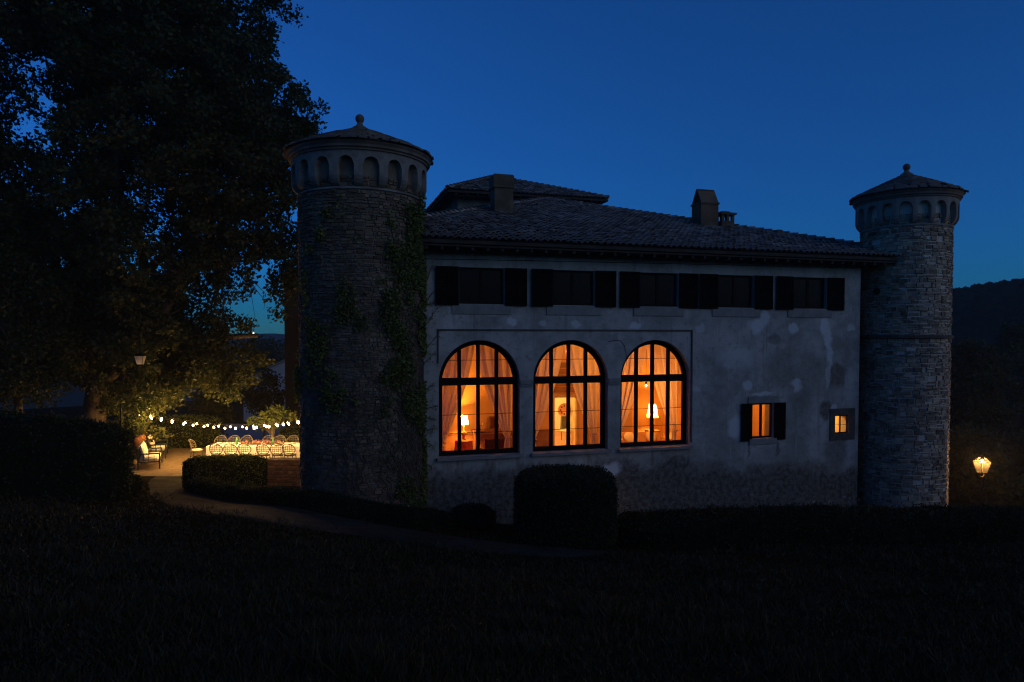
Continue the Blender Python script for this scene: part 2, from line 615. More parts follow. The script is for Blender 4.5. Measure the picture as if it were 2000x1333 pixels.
BARE = [(1634, 735, 22, 24, .8), (1612, 800, 13, 18, .9), (1632, 880, 22, 50, .6), (1512, 664, 16, 12, .6), (1590, 925, 60, 26, .6),
        (1500, 930, 60, 22, .6), (1385, 925, 40, 26, .5), (1550, 720, 60, 40, .35), (1320, 900, 60, 30, .4), (1560, 800, 30, 40, .3),
        (920, 940, 60, 16, .5), (895, 922, 5, 26, .5), (962, 918, 4, 24, .5), (1012, 912, 5, 26, .4), (1150, 905, 5, 20, .4), (1462, 878, 3, 16, .7), (1519, 876, 4, 16, .7), (1290, 900, 4, 22, .4), (1345, 898, 5, 26, .5), (1190, 660, 18, 10, .35), (1225, 945, 20, 26, .8), (960, 600, 90, 20, .25)]
M['facade'] = facade_plaster()

# ------------------------------------------------------------------ terrain
GC = np.array([
    (0, -30, 9.0), (-25, -20, 8.5), (25, -20, 8.0), (0, 0, 3.8), (0, 4, 3.25), (-8, 3, 3.6), (8, 3, 3.1), (0, 9, 1.95), (8, 10, 1.5),
    (0, 14, 0.75), (0, 16.5, 0.25), (-5.4, 17.6, 0.72), (-9, 21.5, 0.25), (-13, 26, 0.0), (-11, 14.5, 1.6), (-17, 17, 1.6),
    (-5.8, 19.6, 0.55), (-3.0, 19.6, 0.3), (-2.7, 21, -0.12), (0, 21.0, -0.55), (5, 22.5, -0.75), (12, 24.6, -1.0), (15.5, 24.6, -1.25), (15, 19.5, -0.5),
    (10, 17.5, -0.1), (24, 22, -1.4), (20.6, 30, -2.7), (30, 32, -3.5), (-20, 30, 0.2), (-14, 33, 0), (-9, 32, 0), (-9, 26, 0), (-24, 22, 1.8),
    (-28, 10, 3.0), (25, 8, 1.2), (-18, 38, -1.0), (-10, 38, -1.0), (0, 50, -2), (-26, 44, -2.4)], dtype=float)


def _tps_fit(P):
    n = len(P)
    d = np.linalg.norm(P[:, None, :2] - P[None, :, :2], axis=2)
    K = np.where(d > 0, d * d * np.log(d + 1e-9), 0) + np.eye(n) * 2.0
    A = np.zeros((n + 3, n + 3))
    A[:n, :n] = K
    Q = np.c_[np.ones(n), P[:, :2]]
    A[:n, n:] = Q
    A[n:, :n] = Q.T
    return np.linalg.solve(A, np.r_[P[:, 2], 0, 0, 0])


_W = _tps_fit(GC)


def sstep(a, b, x):
    t = np.clip((x - a) / (b - a), 0, 1)
    return t * t * (3 - 2 * t)


TX0, TX1, TY0, TY1 = -19.5, -6.5, 26.3, 34.0


def gz(x, y):
    x, y = np.atleast_1d(np.asarray(x, float)), np.atleast_1d(np.asarray(y, float))
    xc, yc = np.clip(x, -40, 40), np.clip(y, -32, 52)
    d = np.hypot(xc[:, None] - GC[None, :, 0], yc[:, None] - GC[None, :, 1])
    z = np.where(d > 0, d * d * np.log(d + 1e-9), 0) @ _W[:len(GC)] + _W[-3] + _W[-2] * xc + _W[-1] * yc
    z = z + 0.05 * np.sin(x * 0.9 + 1) * np.cos(y * 0.7) * sstep(6, 12, np.hypot(x, y))
    # level terrace
    m = sstep(0, 1.5, x - TX0 + 1.5) * sstep(0, 1.5, TX1 + 1.5 - x) * sstep(0, 1.2, y - TY0 + 1.2) * sstep(0, 1.5, TY1 + 1.5 - y)
    z = z * (1 - m)
    # the land drops away behind the villa, level forecourt at -3, valley beyond
    f = sstep(36, 48, y) * sstep(20, -4, x)
    z = z * (1 - f) + (-3.0) * f
    r = np.hypot(x, y - 10)
    g = sstep(80, 260, r) * sstep(0, 30, y)
    z = z * (1 - g) + (-26.0) * g
    back = sstep(40, 120, r) * (1 - sstep(0, 30, y))
    return z * (1 - back) + 12.0 * back


def gz1(x, y):
    return float(gz(x, y)[0])


def make_ground():
    ang = np.r_[np.arange(-180, -55, 5.0), np.arange(-55, 55, 0.75), np.arange(55, 180, 5.0)]
    rr = [0.4]
    while rr[-1] < 820:
        rr.append(rr[-1] * 1.035 + 0.02)
    rr = np.array(rr)
    A, R = np.meshgrid(np.radians(ang), rr)
    X, Y = (R * np.sin(A)).ravel(), (R * np.cos(A)).ravel()
    Z = gz(X, Y)
    V = np.c_[X, Y, Z]
    na, nr = len(ang), len(rr)
    F = []
    for i in range(nr - 1):
        for j in range(na):
            j2 = (j + 1) % na
            F.append((i * na + j, i * na + j2, (i + 1) * na + j2, (i + 1) * na + j))
    F.append(tuple(range(na))[::-1])
    me = bpy.data.meshes.new('ground')
    me.from_pydata(V.tolist(), [], F)
    o = link('ground', me, M['lawn'], smooth=True)
    tag(o, 'dark grassy slope falling from the camera to the villa', kind='structure')


make_ground()


def ribbon(name, pts, widths, mat, lift, label):
    """a strip laid on the terrain along a smoothed line"""
    P = [Vector((x, y, 0)) for x, y in pts]
    C = []
    for i in range(len(P) - 1):
        p0, p1, p2, p3 = P[max(i - 1, 0)], P[i], P[i + 1], P[min(i + 2, len(P) - 1)]
        for k in range(10):
            t = k / 10
            C.append((0.5 * ((2 * p1) + (p2 - p0) * t + (2 * p0 - 5 * p1 + 4 * p2 - p3) * t * t + (3 * p1 - p0 - 3 * p2 + p3) * t ** 3),
                      widths[i] * (1 - t) + widths[i + 1] * t))
    C.append((P[-1], widths[-1]))
    mb = MB()
    nw = 8
    rows = []
    for i, (p, w) in enumerate(C):
        t = (C[min(i + 1, len(C) - 1)][0] - C[max(i - 1, 0)][0]).normalized()
        q = Vector((-t.y, t.x, 0))
        row = []
        for k in range(nw + 1):
            e = (k / nw - 0.5) * w
            if k in (0, nw):
                e += random.uniform(-0.12, 0.12)
            v = p + q * e
            z = gz1(v.x, v.y) + lift - (0.08 if k in (0, nw) else 0)
            row.append(len(mb.v))
            mb.v.append((v.x, v.y, z))
        rows.append(row)
    for a, b in zip(rows, rows[1:]):
        for k in range(nw):
            mb.f.append((a[k], a[k + 1], b[k + 1], b[k]))
    o = mb.build(name, mat, smooth=True)
    return tag(o, label, kind='structure')


ribbon('path', [(-13.3, 27.5), (-11.9, 24.0), (-9.4, 20.4), (-6.0, 17.5), (-2, 16.4), (1.0, 16.4), (2.2, 17.2)], [2.2, 2.0, 2.2, 2.6, 2.4, 1.6, .9],
       M['gravel_path'], 0.035, 'pale gravel path curving from the lit terrace past the tower')

mb = MB()
mb.box(((TX0 + TX1) / 2, (TY0 + TY1) / 2, -0.06), (TX1 - TX0, TY1 - TY0, 0.2))
tag(mb.build('terrace', M['terrace_gravel']), 'gravel terrace lit by the festoon bulbs', kind='structure')

mb = MB()
xs, ys = np.linspace(-40, -8, 12), np.linspace(46, 66, 8)
for y in ys:
    for x in xs:
        mb.v.append((x, y, gz1(x, y) + 0.05))
for j in range(7):
    for i in range(11):
        mb.f.append((j * 12 + i, j * 12 + i + 1, j * 12 + i + 13, j * 12 + i + 12))
tag(mb.build('forecourt', M['forecourt'], smooth=True), 'pale gravel forecourt below the terrace', kind='structure')


def hill(name, pts, depth, mat, label, bumps=0.0):
    """a ridge: crest points (azimuth deg, distance, crest z) falling away on both sides"""
    mb = MB()
    az = np.linspace(pts[0][0], pts[-1][0], 90)
    D = np.interp(az, [p[0] for p in pts], [p[1] for p in pts])
    Z = np.interp(az, [p[0] for p in pts], [p[2] for p in pts])
    prof = [(-1.0, 0.0), (-0.75, 0.25), (-0.5, 0.55), (-0.25, 0.85), (0, 1.0), (0.4, 0.8), (1.0, 0.1)]
    zb = -40
    for a, d, z in zip(az, D, Z):
        for t, h in prof:
            r = d + t * depth
            hh = zb + (z - zb) * h + (random.uniform(-1, 1) * bumps if 0.2 < h else 0)
            mb.v.append((r * math.sin(rad(a)), r * math.cos(rad(a)), hh))
    k = len(prof)
    for i in range(len(az) - 1):
        for j in range(k - 1):
            mb.f.append((i * k + j, (i + 1) * k + j, (i + 1) * k + j + 1, i * k + j + 1))
    o = mb.build(name, mat, smooth=True)
    tag(o, label, kind='structure')
    return az, D, Z


hill('far_hills', [(-60, 640, 12), (-35, 620, 9.5), (-25, 600, 7), (-19, 600, 8.5), (-10, 600, 7.5), (20, 620, 6), (50, 640, 14)], 130,
     M['hill'], 'far hills on the horizon', .8)
hill('middle_hills', [(-60, 330, 3), (-35, 310, 1), (-22, 300, -2), (-17, 300, .5), (0, 310, -1), (40, 320, 0)], 100,
     M['hill'], 'lower hills below the horizon', .6)
haz, hD, hZ = hill('wooded_hill', [(24, 260, -10), (29, 230, 8), (32.5, 210, 17.2), (37, 200, 18.3), (44, 200, 25), (58, 200, 34), (75, 210, 32)], 120,
                   M['wood_far'], 'dark wooded hillside behind the round stone tower', 0.8)

# the wood on that hill: one mass of crowns
def far_wood():
    mb = MB()
    rng = random.Random(3)
    for i in range(3200):
        a = rng.uniform(28, 56)
        d = float(np.interp(a, haz, hD)) + (rng.uniform(-90, 6) if i % 2 else rng.uniform(-14, 5))
        t = (d - float(np.interp(a, haz, hD))) / 120
        zc = float(np.interp(a, haz, hZ))
        h = np.interp(t, [-1, -0.75, -0.5, -0.25, 0, .4], [0, .25, .55, .85, 1, .8])
        z = -40 + (zc + 40) * h
        r = rng.uniform(.6, 1.5)
        c = (d * math.sin(rad(a)), d * math.cos(rad(a)), z - 0.2)
        n, m = 7, 5
        base = len(mb.v)
        for ii in range(m + 1):
            for k in range(n):
                th = PI * ii / m
                q = r * rng.uniform(0.8, 1.2)
                mb.v.append((c[0] + q * math.sin(th) * math.cos(2 * PI * k / n), c[1] + q * math.sin(th) * math.sin(2 * PI * k / n), c[2] - q * 1.05 * math.cos(th)))
        for ii in range(m):
            for k in range(n):
                mb.f.append((base + ii * n + k, base + ii * n + (k + 1) % n, base + (ii + 1) * n + (k + 1) % n, base + (ii + 1) * n + k))
    o = mb.build('far_wood', M['wood_far'], kind='stuff')
    tag(o, 'dense far wood covering the dark hillside')


far_wood()


# ------------------------------------------------------------------ villa
def inside(poly, x, y):
    c = False
    n = len(poly)
    for i in range(n):
        x1, y1 = poly[i]
        x2, y2 = poly[(i + 1) % n]
        if (y1 > y) != (y2 > y) and x < (x2 - x1) * (y - y1) / (y2 - y1) + x1:
            c = not c
    return c


def plate(outer, holes, b0, b1, flip=False):
    """upright plate in the (s, z) plane from b0 (outside) to b1 (inside), with holes and reveals"""
    loops = [outer] + holes
    vs, es = [], []
    for lp in loops:
        k = len(vs)
        vs += [Vector(p) for p in lp]
        es += [(k + i, k + (i + 1) % len(lp)) for i in range(len(lp))]
    r = delaunay_2d_cdt(vs, es, [], 0, 1e-5)
    V, F = r[0], r[2]
    mb = MB()
    keep = []
    for f in F:
        cx = sum(V[i].x for i in f) / len(f)
        cy = sum(V[i].y for i in f) / len(f)
        if inside(outer, cx, cy) and not any(inside(h, cx, cy) for h in holes):
            keep.append(tuple(f))
    n = len(V)
    mb.v = [(p.x, b0, p.y) for p in V] + [(p.x, b1, p.y) for p in V]
    for f in keep:
        a = V[f[0]], V[f[1]], V[f[2]]
        ccw = (a[1] - a[0]).cross(a[2] - a[0]) > 0
        g = f if ccw else f[::-1]
        mb.f.append(g)
        mb.f.append(tuple(i + n for i in g[::-1]))
    for lp in loops:
        k = len(mb.v)
        m = len(lp)
        mb.v += [(x, b0, z) for x, z in lp] + [(x, b1, z) for x, z in lp]
        for i in range(m):
            j = (i + 1) % m
            mb.f.append((k + i, k + j, k + m + j, k + m + i))
    return mb


def rect(s0, z0, s1, z1):
    return [(s0, z0), (s1, z0), (s1, z1), (s0, z1)]


def arch(c, hw, z0, zs, n=24, r=None):
    r = r or hw
    return [(c - hw, z0), (c + hw, z0)] + [(c + hw * math.cos(PI * i / n), zs + r * math.sin(PI * i / n)) for i in range(n + 1)]


villa = thing('villa', 'large plastered villa with three glowing arched windows and a tiled hipped roof', 'villa', VO, VROT)

AC = [-1.064, 2.045, 5.154]            # arched windows: centres, half width, sill, spring
AHW, AZ0, AZS = 1.325, 1.64, 4.0
UC = [-1.0, 2.13, 5.26, 8.30, 11.44]   # upper windows
UW, UZ0, UZ1 = 0.73, 6.47, 7.62
W4 = (9.02, 1.76, 9.92, 3.03)
W5 = (12.62, 1.79, 13.24, 2.5)
holes = [arch(c, AHW, AZ0, AZS) for c in AC] + [rect(c - UW, UZ0, c + UW, UZ1) for c in UC] + [rect(*W4), rect(*W5)]
fac = plate(rect(-4.75, -3.2, 13.72, 8.14), holes, 0.0, 0.5)
facade = fac.build('facade_wall', M['facade'], villa)

mb = MB()
mb.box((-4.5, 13.2, 2.5), (0.5, 25.4, 11.2))
mb.box((15.5, 13.2, 2.5), (0.5, 25.4, 11.2))
mb.box((5.5, 25.9, 2.5), (20.5, 0.5, 11.2))
mb.box((14.75, 1.05, 2.5), (2.04, 0.3, 11.2))
mb.box((13.59, .71, 2.5), (0.25, 0.4, 11.2))
mb.build('outer_wall', M['facade'], villa)

# dark strips stand in for the shadow line framing the three arches
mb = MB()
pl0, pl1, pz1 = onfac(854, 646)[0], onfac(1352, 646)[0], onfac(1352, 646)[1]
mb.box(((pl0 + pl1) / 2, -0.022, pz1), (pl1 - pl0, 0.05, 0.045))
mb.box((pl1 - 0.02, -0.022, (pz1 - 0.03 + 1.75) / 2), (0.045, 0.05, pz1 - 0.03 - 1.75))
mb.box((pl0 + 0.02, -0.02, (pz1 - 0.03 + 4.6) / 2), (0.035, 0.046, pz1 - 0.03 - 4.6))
mb.build('panel_shadow_line', M['darkstone'], villa)

# capitals between the arches, sill course below each arch
for c in ((AC[0] + AC[1]) / 2, (AC[1] + AC[2]) / 2):
    mb = MB()
    for z, w, h in ((3.93, 0.43, 0.07), (4.0, 0.449, 0.06), (3.84, 0.4, 0.05)):
        mb.box((c, -0.02, z), (w, 0.07, h))
    mb.build('capital', M['sillstone'], villa)
for c in AC:
    mb = MB()
    mb.box((c, 0.02, AZ0 - 0.055), (2 * AHW + 0.16, 0.34, 0.09))
    mb.build('window_sill', M['sillstone'], villa)

# exposed rubble standing proud of the lost plaster along the foot of the facade
def rubble():
    V = []
    for i in range(900):
        s = random.uniform(-3.2, 14)
        top = 0.55 + 0.35 * math.sin(s * 1.3) + 0.25 * math.sin(s * 3.1 + 1) - 0.045 * s
        z = random.uniform(-1.6, top + 0.3)
        if random.random() < 0.4 or z > .35 + .25 * math.sin(s * 1.3) - .05 * s:
            continue
        w, h = random.uniform(0.1, 0.24), random.uniform(0.05, 0.11)
        d = random.uniform(0.008, 0.028)
        q = [(s + sx * w * random.uniform(.8, 1.1), z + sz * h * random.uniform(.8, 1.1)) for sx, sz in ((-.5, -.5), (.5, -.5), (.5, .5), (-.5, .5))]
        o = [(a, 0.01, b) for a, b in q]
        t = [(s + (a - s) * .75, -d, z + (b - z) * .75) for a, b in q]
        V.append(t)
        for k in range(4):
            k2 = (k + 1) % 4
            V.append([o[k], o[k2], t[k2], t[k]])
    me = quads_mesh('rubble_stones', V)
    link('rubble_stones', me, M['foot'], villa, kind='stuff')


rubble()


def arched_window(c):
    ring, bot = 0.15, 0.15
    ri = AHW - ring
    pw, mw = (2 * ri - 3 * 0.106) / 4, 0.106
    zl1, zu0 = 3.88, 4.12
    hs = []
    for k in range(4):
        x0 = c - ri + k * (pw + mw)
        x1 = x0 + pw
        hs.append(rect(x0, AZ0 + bot, x1, zl1))
        n = 7
        up = [(x0, zu0), (x1, zu0)]
        for i in range(n + 1):
            x = x1 + (x0 - x1) * i / n
            q = max(ri * ri - (x - c) ** 2, 0)
            up.append((x, max(AZS + math.sqrt(q), zu0 + 0.012 + 0.002 * i)))
        hs.append(up)
    e = 0.003
    fr = plate(arch(c, AHW - e, AZ0 + e, AZS, r=AHW - e), hs, 0.22, 0.32).build('arched_window', M['frame'], villa)
    for h in hs:
        g = MB()
        g.v = [(x, 0.275, z) for x, z in h]
        g.f = [tuple(range(len(h)))]
        g.build('pane', M['glass'], fr)
    for z, hw in ((2.93, ri), (2.33, ri), (4.68, math.sqrt(ri ** 2 - .68 ** 2))):
        g = MB()
        g.box((c, 0.335, z), (2 * hw, 0.014, 0.016))
        g.build('glazing_bar', M['frame'], fr)
    return fr


for c in AC:
    arched_window(c)


def shutter(parent, s, b, z, w, h, swing, n=16, name='shutter'):
    mb = MB()
    t = 0.035
    st = 0.065
    mb.box((-w / 2 + st / 2, 0, 0), (st, t, h))
    mb.box((w / 2 - st / 2, 0, 0), (st, t, h))
    for zz in (-h / 2 + st / 2, 0.0, h / 2 - st / 2):
        mb.box((0, 0, zz), (w - 2 * st - .002, t * .96, st))
    o = mb.build(name, M['shutter'], parent, loc=(s, b, z), rz=swing)
    sl = MB()
    for i in range(n):
        zz = -h / 2 + st + (i + 0.5) * (h - 2 * st) / n
        if abs(zz) < st * .7:
            continue
        sl.box(None, (w - 2 * st - .004, 0.032, 0.012), M=Matrix.Translation((0, 0, zz)) @ Matrix.Rotation(rad(38), 4, 'X'))
    sl.box((0, .022, 0), (w - .02, .008, h - .02))
    so = sl.build('louvre_slats', M['shutter'], o, kind='stuff')
    return o


for i, c in enumerate(UC):
    e = 0.003
    zm, hh = (UZ0 + UZ1) / 2, UZ1 - UZ0
    f = plate(rect(c - UW + e, UZ0 + e, c + UW - e, UZ1 - e), [rect(c - UW + .07, UZ0 + .08, c - .05, UZ1 - .07), rect(c + .05, UZ0 + .08, c + UW - .07, UZ1 - .07)],
              0.12, 0.18).build('upper_window', M['frame'], villa)
    for x0, x1 in ((c - UW + .07, c - .05), (c + .05, c + UW - .07)):
        g = MB()
        g.v = [(x0, .15, UZ0 + .08), (x1, .15, UZ0 + .08), (x1, .15, UZ1 - .07), (x0, .15, UZ1 - .07)]
        g.f = [(0, 1, 2, 3)]
        g.build('pane', M['dullglass'], f)
    sw = 0.74
    for sx in (-1, 1):
        jit = random.uniform(0.01, 0.05)
        shutter(villa, c + sx * (UW + sw / 2 + .02), -0.045 - jit * .5, zm - 0.02, sw, hh + 0.06, -sx * jit)
    mb = MB()
    mb.box((c, -0.012, UZ0 - 0.17), (1.92, 0.05, 0.3))
    mb.build('sill_apron', M['sillstone'], villa)

# shuttered small window
f = plate(rect(W4[0] + .003, W4[1] + .003, W4[2] - .003, W4[3] - .003), [rect(W4[0] + .05, W4[1] + .06, 9.43, W4[3] - .06), rect(9.51, W4[1] + .06, W4[2] - .05, W4[3] - .06)],
          0.1, 0.16).build('small_window', M['frame'], villa)
for x0, x1 in ((W4[0] + .05, 9.43), (9.51, W4[2] - .05)):
    g = MB()
    g.v = [(x0, .13, W4[1] + .06), (x1, .13, W4[1] + .06), (x1, .13, W4[3] - .06), (x0, .13, W4[3] - .06)]
    g.f = [(0, 1, 2, 3)]
    g.build('pane', M['glass'], f)
shutter(villa, W4[0] - .25, -.05, 2.36, .46, 1.36, .06, 18)
shutter(villa, W4[2] + .25, -.05, 2.36, .46, 1.36, -.06, 18)
mb = MB()
mb.box((9.47, -0.01, W4[3] + .13), (1.25, .06, .24))
mb.build('lintel', M['sillstone'], villa)
mb = MB()
mb.box((9.47, -0.015, W4[1] - .11), (1.15, .09, .2))
mb.build('window_sill', M['sillstone'], villa)
# barred small window with a stone surround
fr = plate(rect(W5[0] - .22, W5[1] - .24, W5[2] + .3, W5[3] + .24), [rect(W5[0] + .01, W5[1] + .01, W5[2] - .01, W5[3] - .01)], -0.03, 0.06).build('stone_surround', M['darkstone'], villa)
f = plate(rect(W5[0] + .003, W5[1] + .003, W5[2] - .003, W5[3] - .003), [rect(W5[0] + .035, W5[1] + .05, 12.895, W5[3] - .05), rect(12.935, W5[1] + .05, W5[2] - .035, W5[3] - .05)],
          0.03, 0.07).build('small_window', M['frame'], villa)
for x0, x1 in ((W5[0] + .035, 12.895), (12.935, W5[2] - .035)):
    g = MB()
    g.v = [(x0, .05, W5[1] + .05), (x1, .05, W5[1] + .05), (x1, .05, W5[3] - .05), (x0, .05, W5[3] - .05)]
    g.f = [(0, 1, 2, 3)]
    g.build('pane', M['glass'], f)
g = MB()
g.bar((W5[0] + .02, -.0, 2.13), (W5[2] - .02, -.0, 2.13), .014)
g.build('window_bar', M['iron'], f)

# rooms behind the windows
mb = plate(rect(-2.9, .8, 8.7, 5.95), [rect(3.62, .802, 4.58, 2.86)], 6.0, 6.2)
mb.box((-2.95, 3.25, 3.37), (.1, 5.5, 5.16))
mb.box((8.75, 3.25, 3.37), (.1, 5.5, 5.16))
mb.build('salon_wall', M['roomwall'], villa)
mb = MB()
mb.box((2.9, 5.5, .72), (11.8, 10, .16))
mb.box((10.25, 2.0, .72), (2.7, 3, .16))
mb.box((12.6, 2.0, .72), (1.7, 3, .16))
mb.build('room_floor', M['roomfloor'], villa)
mb = MB()
mb.box((2.9, 3.3, 6.02), (11.8, 5.7, .14))
mb.build('salon_ceiling', M['palewood'], villa)
for k in range(12):
    mb = MB()
    mb.box((-2.4 + k * 0.95, 3.25, 5.82), (.16, 5.48, .24))
    mb.build('ceiling_beam', M['roomwood'], villa)
mb = MB()
mb.box((.3, 5.975, 1.14), (6.3, .045, .68))
mb.box((.3, 5.96, 1.5), (6.3, .07, .05))
mb.build('wainscot', M['roomwood'], villa)
# door case and the panelled timber above it
mb = MB()
for x in (3.54, 4.66):
    mb.box((x, 5.96, 1.86), (.14, .1, 2.12))
mb.box((4.1, 5.96, 2.96), (1.5, .12, .16))
mb.build('door_case', M['palewood'], villa)
for k in range(5):
    mb = MB()
    mb.box((4.1, 5.97, 3.2 + k * .26), (1.7, .07 + .02 * (k % 2), .23))
    mb.build('wall_panel', M['roomwood'], villa)
mb = MB()
for k in range(3):
    mb.box((5.2 + k * .16, 5.97, 1.95), (.13, .06, 2.3))
mb.build('door_leaf', M['palewood'], villa)
mb = MB()
mb.box((6.7, 5.95, 1.9), (.95, .1, 2.2))
for dx in (-.24, .24):
    mb.box((6.7 + dx, 5.89, 2.35), (.36, .03, 1.1))
    mb.box((6.7 + dx, 5.89, 1.3), (.36, .03, .7))
mb.build('cupboard_door', M['palewood'], villa)
# room beyond the door
mb = MB()
mb.box((4.7, 10.5, 2.5), (5.1, .1, 3.4))
mb.box((2.2, 8.35, 2.5), (.1, 4.2, 3.4))
mb.box((7.2, 8.35, 2.5), (.1, 4.2, 3.4))
mb.box((4.7, 8.35, 4.25), (5.1, 4.3, .1))
mb.build('inner_room_wall', M['yellowwall'], villa)
mb = MB()
for s0, s1 in ((8.9, 11.6), (11.75, 13.45)):
    mb.box(((s0 + s1) / 2, 3.55, 2.4), (s1 - s0, .1, 3.2))
    mb.box((s0 + .05, 2.0, 2.4), (.1, 3.0, 3.2))
    mb.box((s1 - .05, 2.0, 2.4), (.1, 3.0, 3.2))
    mb.box(((s0 + s1) / 2, 2.0, 4.05), (s1 - s0, 3.1, .1))
mb.build('small_room_wall', M['roomwall'], villa)
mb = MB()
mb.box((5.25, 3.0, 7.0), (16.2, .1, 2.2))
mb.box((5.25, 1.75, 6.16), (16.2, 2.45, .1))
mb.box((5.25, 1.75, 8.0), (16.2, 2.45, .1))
mb.build('upper_room_wall', M['shutter'], villa)  # near-black coat stands in for the darkness of the unlit rooms

# rear wing seen left of the near tower
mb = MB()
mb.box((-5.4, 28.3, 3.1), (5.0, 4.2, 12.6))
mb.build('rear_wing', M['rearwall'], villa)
mb = MB()
mb.box((-5.4, 28.3, 9.5), (5.3, 4.5, .2), taper=.9)
mb.build('rear_wing_roof', M['tile_base'], villa)

# dark tube added in place of the shadow along the tower's edge
for s in (onfac(822, 700)[0] + .02,):
    mb = MB()
    mb.tube([(s, -.08, -2.5), (s, -.08, 8.0)], .055, 8)
    for z in (0.5, 2.7, 4.9, 7.1):
        mb.tube([(s, -.08, z), (s, -.08, z + .06)], .07, 8)
    mb.build('corner_shade_tube', M['shade_and_cable'], villa, smooth=False)

# loose cable on the plaster between the second and third arch, and one under the shutters
mb = MB()
mb.tube([(onfac(*p)[0], -.012, onfac(*p)[1]) for p in ((1188, 668), (1200, 665), (1212, 666), (1219, 675), (1223, 692), (1224, 715))], .008, 4)
mb.build('cable', M['shade_and_cable'], villa)
mb = MB()
mb.tube([(onfac(*p)[0], -.012, onfac(*p)[1]) for p in ((828, 506), (1000, 509), (1200, 513), (1420, 518), (1668, 524))], .01, 4)
mb.build('cable', M['shade_and_cable'], villa)

# ---- roof
def tile_template(L_=0.46, r0=0.105, r1=0.085, n=5):
    v, f = [], []
    for i, (y, r, z) in enumerate(((0, r0, .045), (L_, r1, .0))):
        for k in range(n + 1):
            a = PI * k / n
            v.append((-r * math.cos(a), y, z + r * math.sin(a) * .8))
    for k in range(n + 1):
        a = PI * k / n
        v.append((-(r0 - .018) * math.cos(a), 0.0, .045 + (r0 - .018) * math.sin(a) * .8 - .004))
    for k in range(n):
        f.append((k, k + 1, n + 1 + k + 1, n + 1 + k))
        f.append((2 * (n + 1) + k, 2 * (n + 1) + k + 1, k + 1, k))
    return np.array(v), f


TV, TF = tile_template()
TME = bpy.data.meshes.new('roof_tile')
TME.from_pydata(TV.tolist(), [], TF)
TME.materials.append(M['tile'])


def tiled_plane(root, A, B, T0, T1, singles=0, sp=0.225, ex=0.345):
    """tiles on the roof plane A-B (eave) T1-T0 (top); the first rows are single objects under root"""
    A, B, T0, T1 = Vector(A), Vector(B), Vector(T0), Vector(T1)
    X = (B - A).normalized()
    nrm = X.cross(((T0 + T1) / 2 - A)).normalized()
    Yv = nrm.cross(X)
    R3 = Matrix((X, Yv, nrm)).transposed()
    Ln = (B - A).length
    poly = [((p - A).dot(X), (p - A).dot(Yv)) for p in (A, B, T1, T0)]
    H = max(p[1] for p in poly)
    vs, fs = [], []
    cnt = 0
    for r in range(int(H / ex) + 1):
        y = -0.06 + r * ex
        for k in range(int(Ln / sp) + 1):
            x = (k + .5) * sp + random.gauss(0, .008)
            if not inside(poly, x, max(y + .12, .02)):
                continue
            yy = y + random.gauss(0, .022)
            m = Matrix.Rotation(random.gauss(0, .05), 3, 'Z') @ Matrix.Rotation(random.gauss(0, .02), 3, 'X')
            pos = A + X * x + Yv * yy + nrm * (0.035 + random.gauss(0, .005))
            if cnt < singles:
                o = bpy.data.objects.new('roof_tile', TME)
                COL.objects.link(o)
                o.parent = root
                o.matrix_local = Matrix.Translation(pos) @ (R3 @ m).to_4x4()
                cnt += 1
                continue
            q = TV @ np.array((R3 @ m).transposed()) + np.array(pos)
            b = len(vs) * len(TV)
            vs.append(q)
            fs += [tuple(i + b for i in f) for f in TF]
    if vs:
        me = bpy.data.meshes.new('roof_tiles')
        me.from_pydata(np.concatenate(vs).tolist(), [], fs)
        link('roof_tiles', me, M['tile'], root, kind='stuff')


def hip_tiles(root, A, B):
    A, B = Vector(A), Vector(B)
    d = (B - A).normalized()
    n = int((B - A).length / .36)
    vs, fs = [], []
    q = d.to_track_quat('Y', 'Z').to_matrix()
    for i in range(n):
        w = (TV * np.array((1.35, 1, 1.35))) @ np.array(q.transposed()) + np.array(A + d * i * .36 + Vector((0, 0, .07)))
        b = len(vs) * len(TV)
        vs.append(w)
        fs += [tuple(i2 + b for i2 in f) for f in TF]
    me = bpy.data.meshes.new('hip_tiles')
    me.from_pydata(np.concatenate(vs).tolist(), [], fs)
    link('hip_tiles', me, M['tile'], root, kind='stuff')


ZE = 8.33
E0, E1, E2, E3 = (-5.65, -.9, ZE), (16.75, -.9, ZE), (16.75, 26.6, ZE), (-5.65, 26.6, ZE)
R1, R2 = (5.45, 12.6, 12.5), (5.45, 13.4, 12.5)
mb = MB()
mb.v = [E0, E1, E2, E3, R1, R2] + [(p[0], p[1], ZE - .1) for p in (E0, E1, E2, E3)]
mb.f = [(0, 1, 4), (1, 2, 5, 4), (2, 3, 5), (3, 0, 4, 5), (6, 7, 1, 0), (7, 8, 2, 1), (8, 9, 3, 2), (9, 6, 0, 3), (9, 8, 7, 6)]
roof = mb.build('roof', M['tile_base'], villa)
tiled_plane(roof, E0, E1, R1, R1, singles=300)
tiled_plane(roof, E1, E2, R1, R2)
tiled_plane(roof, E3, E0, R2, R1)
hip_tiles(roof, E0, R1)
hip_tiles(roof, E1, R1)
mb = MB()
mb.box((5.5, -.45, ZE - .16), (22.2, .86, .05))
mb.box((5.5, -.2, ZE - .22), (20.2, .4, .06))
mb.build('eave_soffit', M['soffit'], villa)
for k in range(42):
    mb = MB()
    mb.box((-4.3 + k * .47, -.44, ZE - .235), (.09, .82, .1))
    mb.build('rafter', M['soffit'], villa)


def roofz(b):
    return ZE + (R1[2] - ZE) * (b + .9) / (R1[1] + .9)


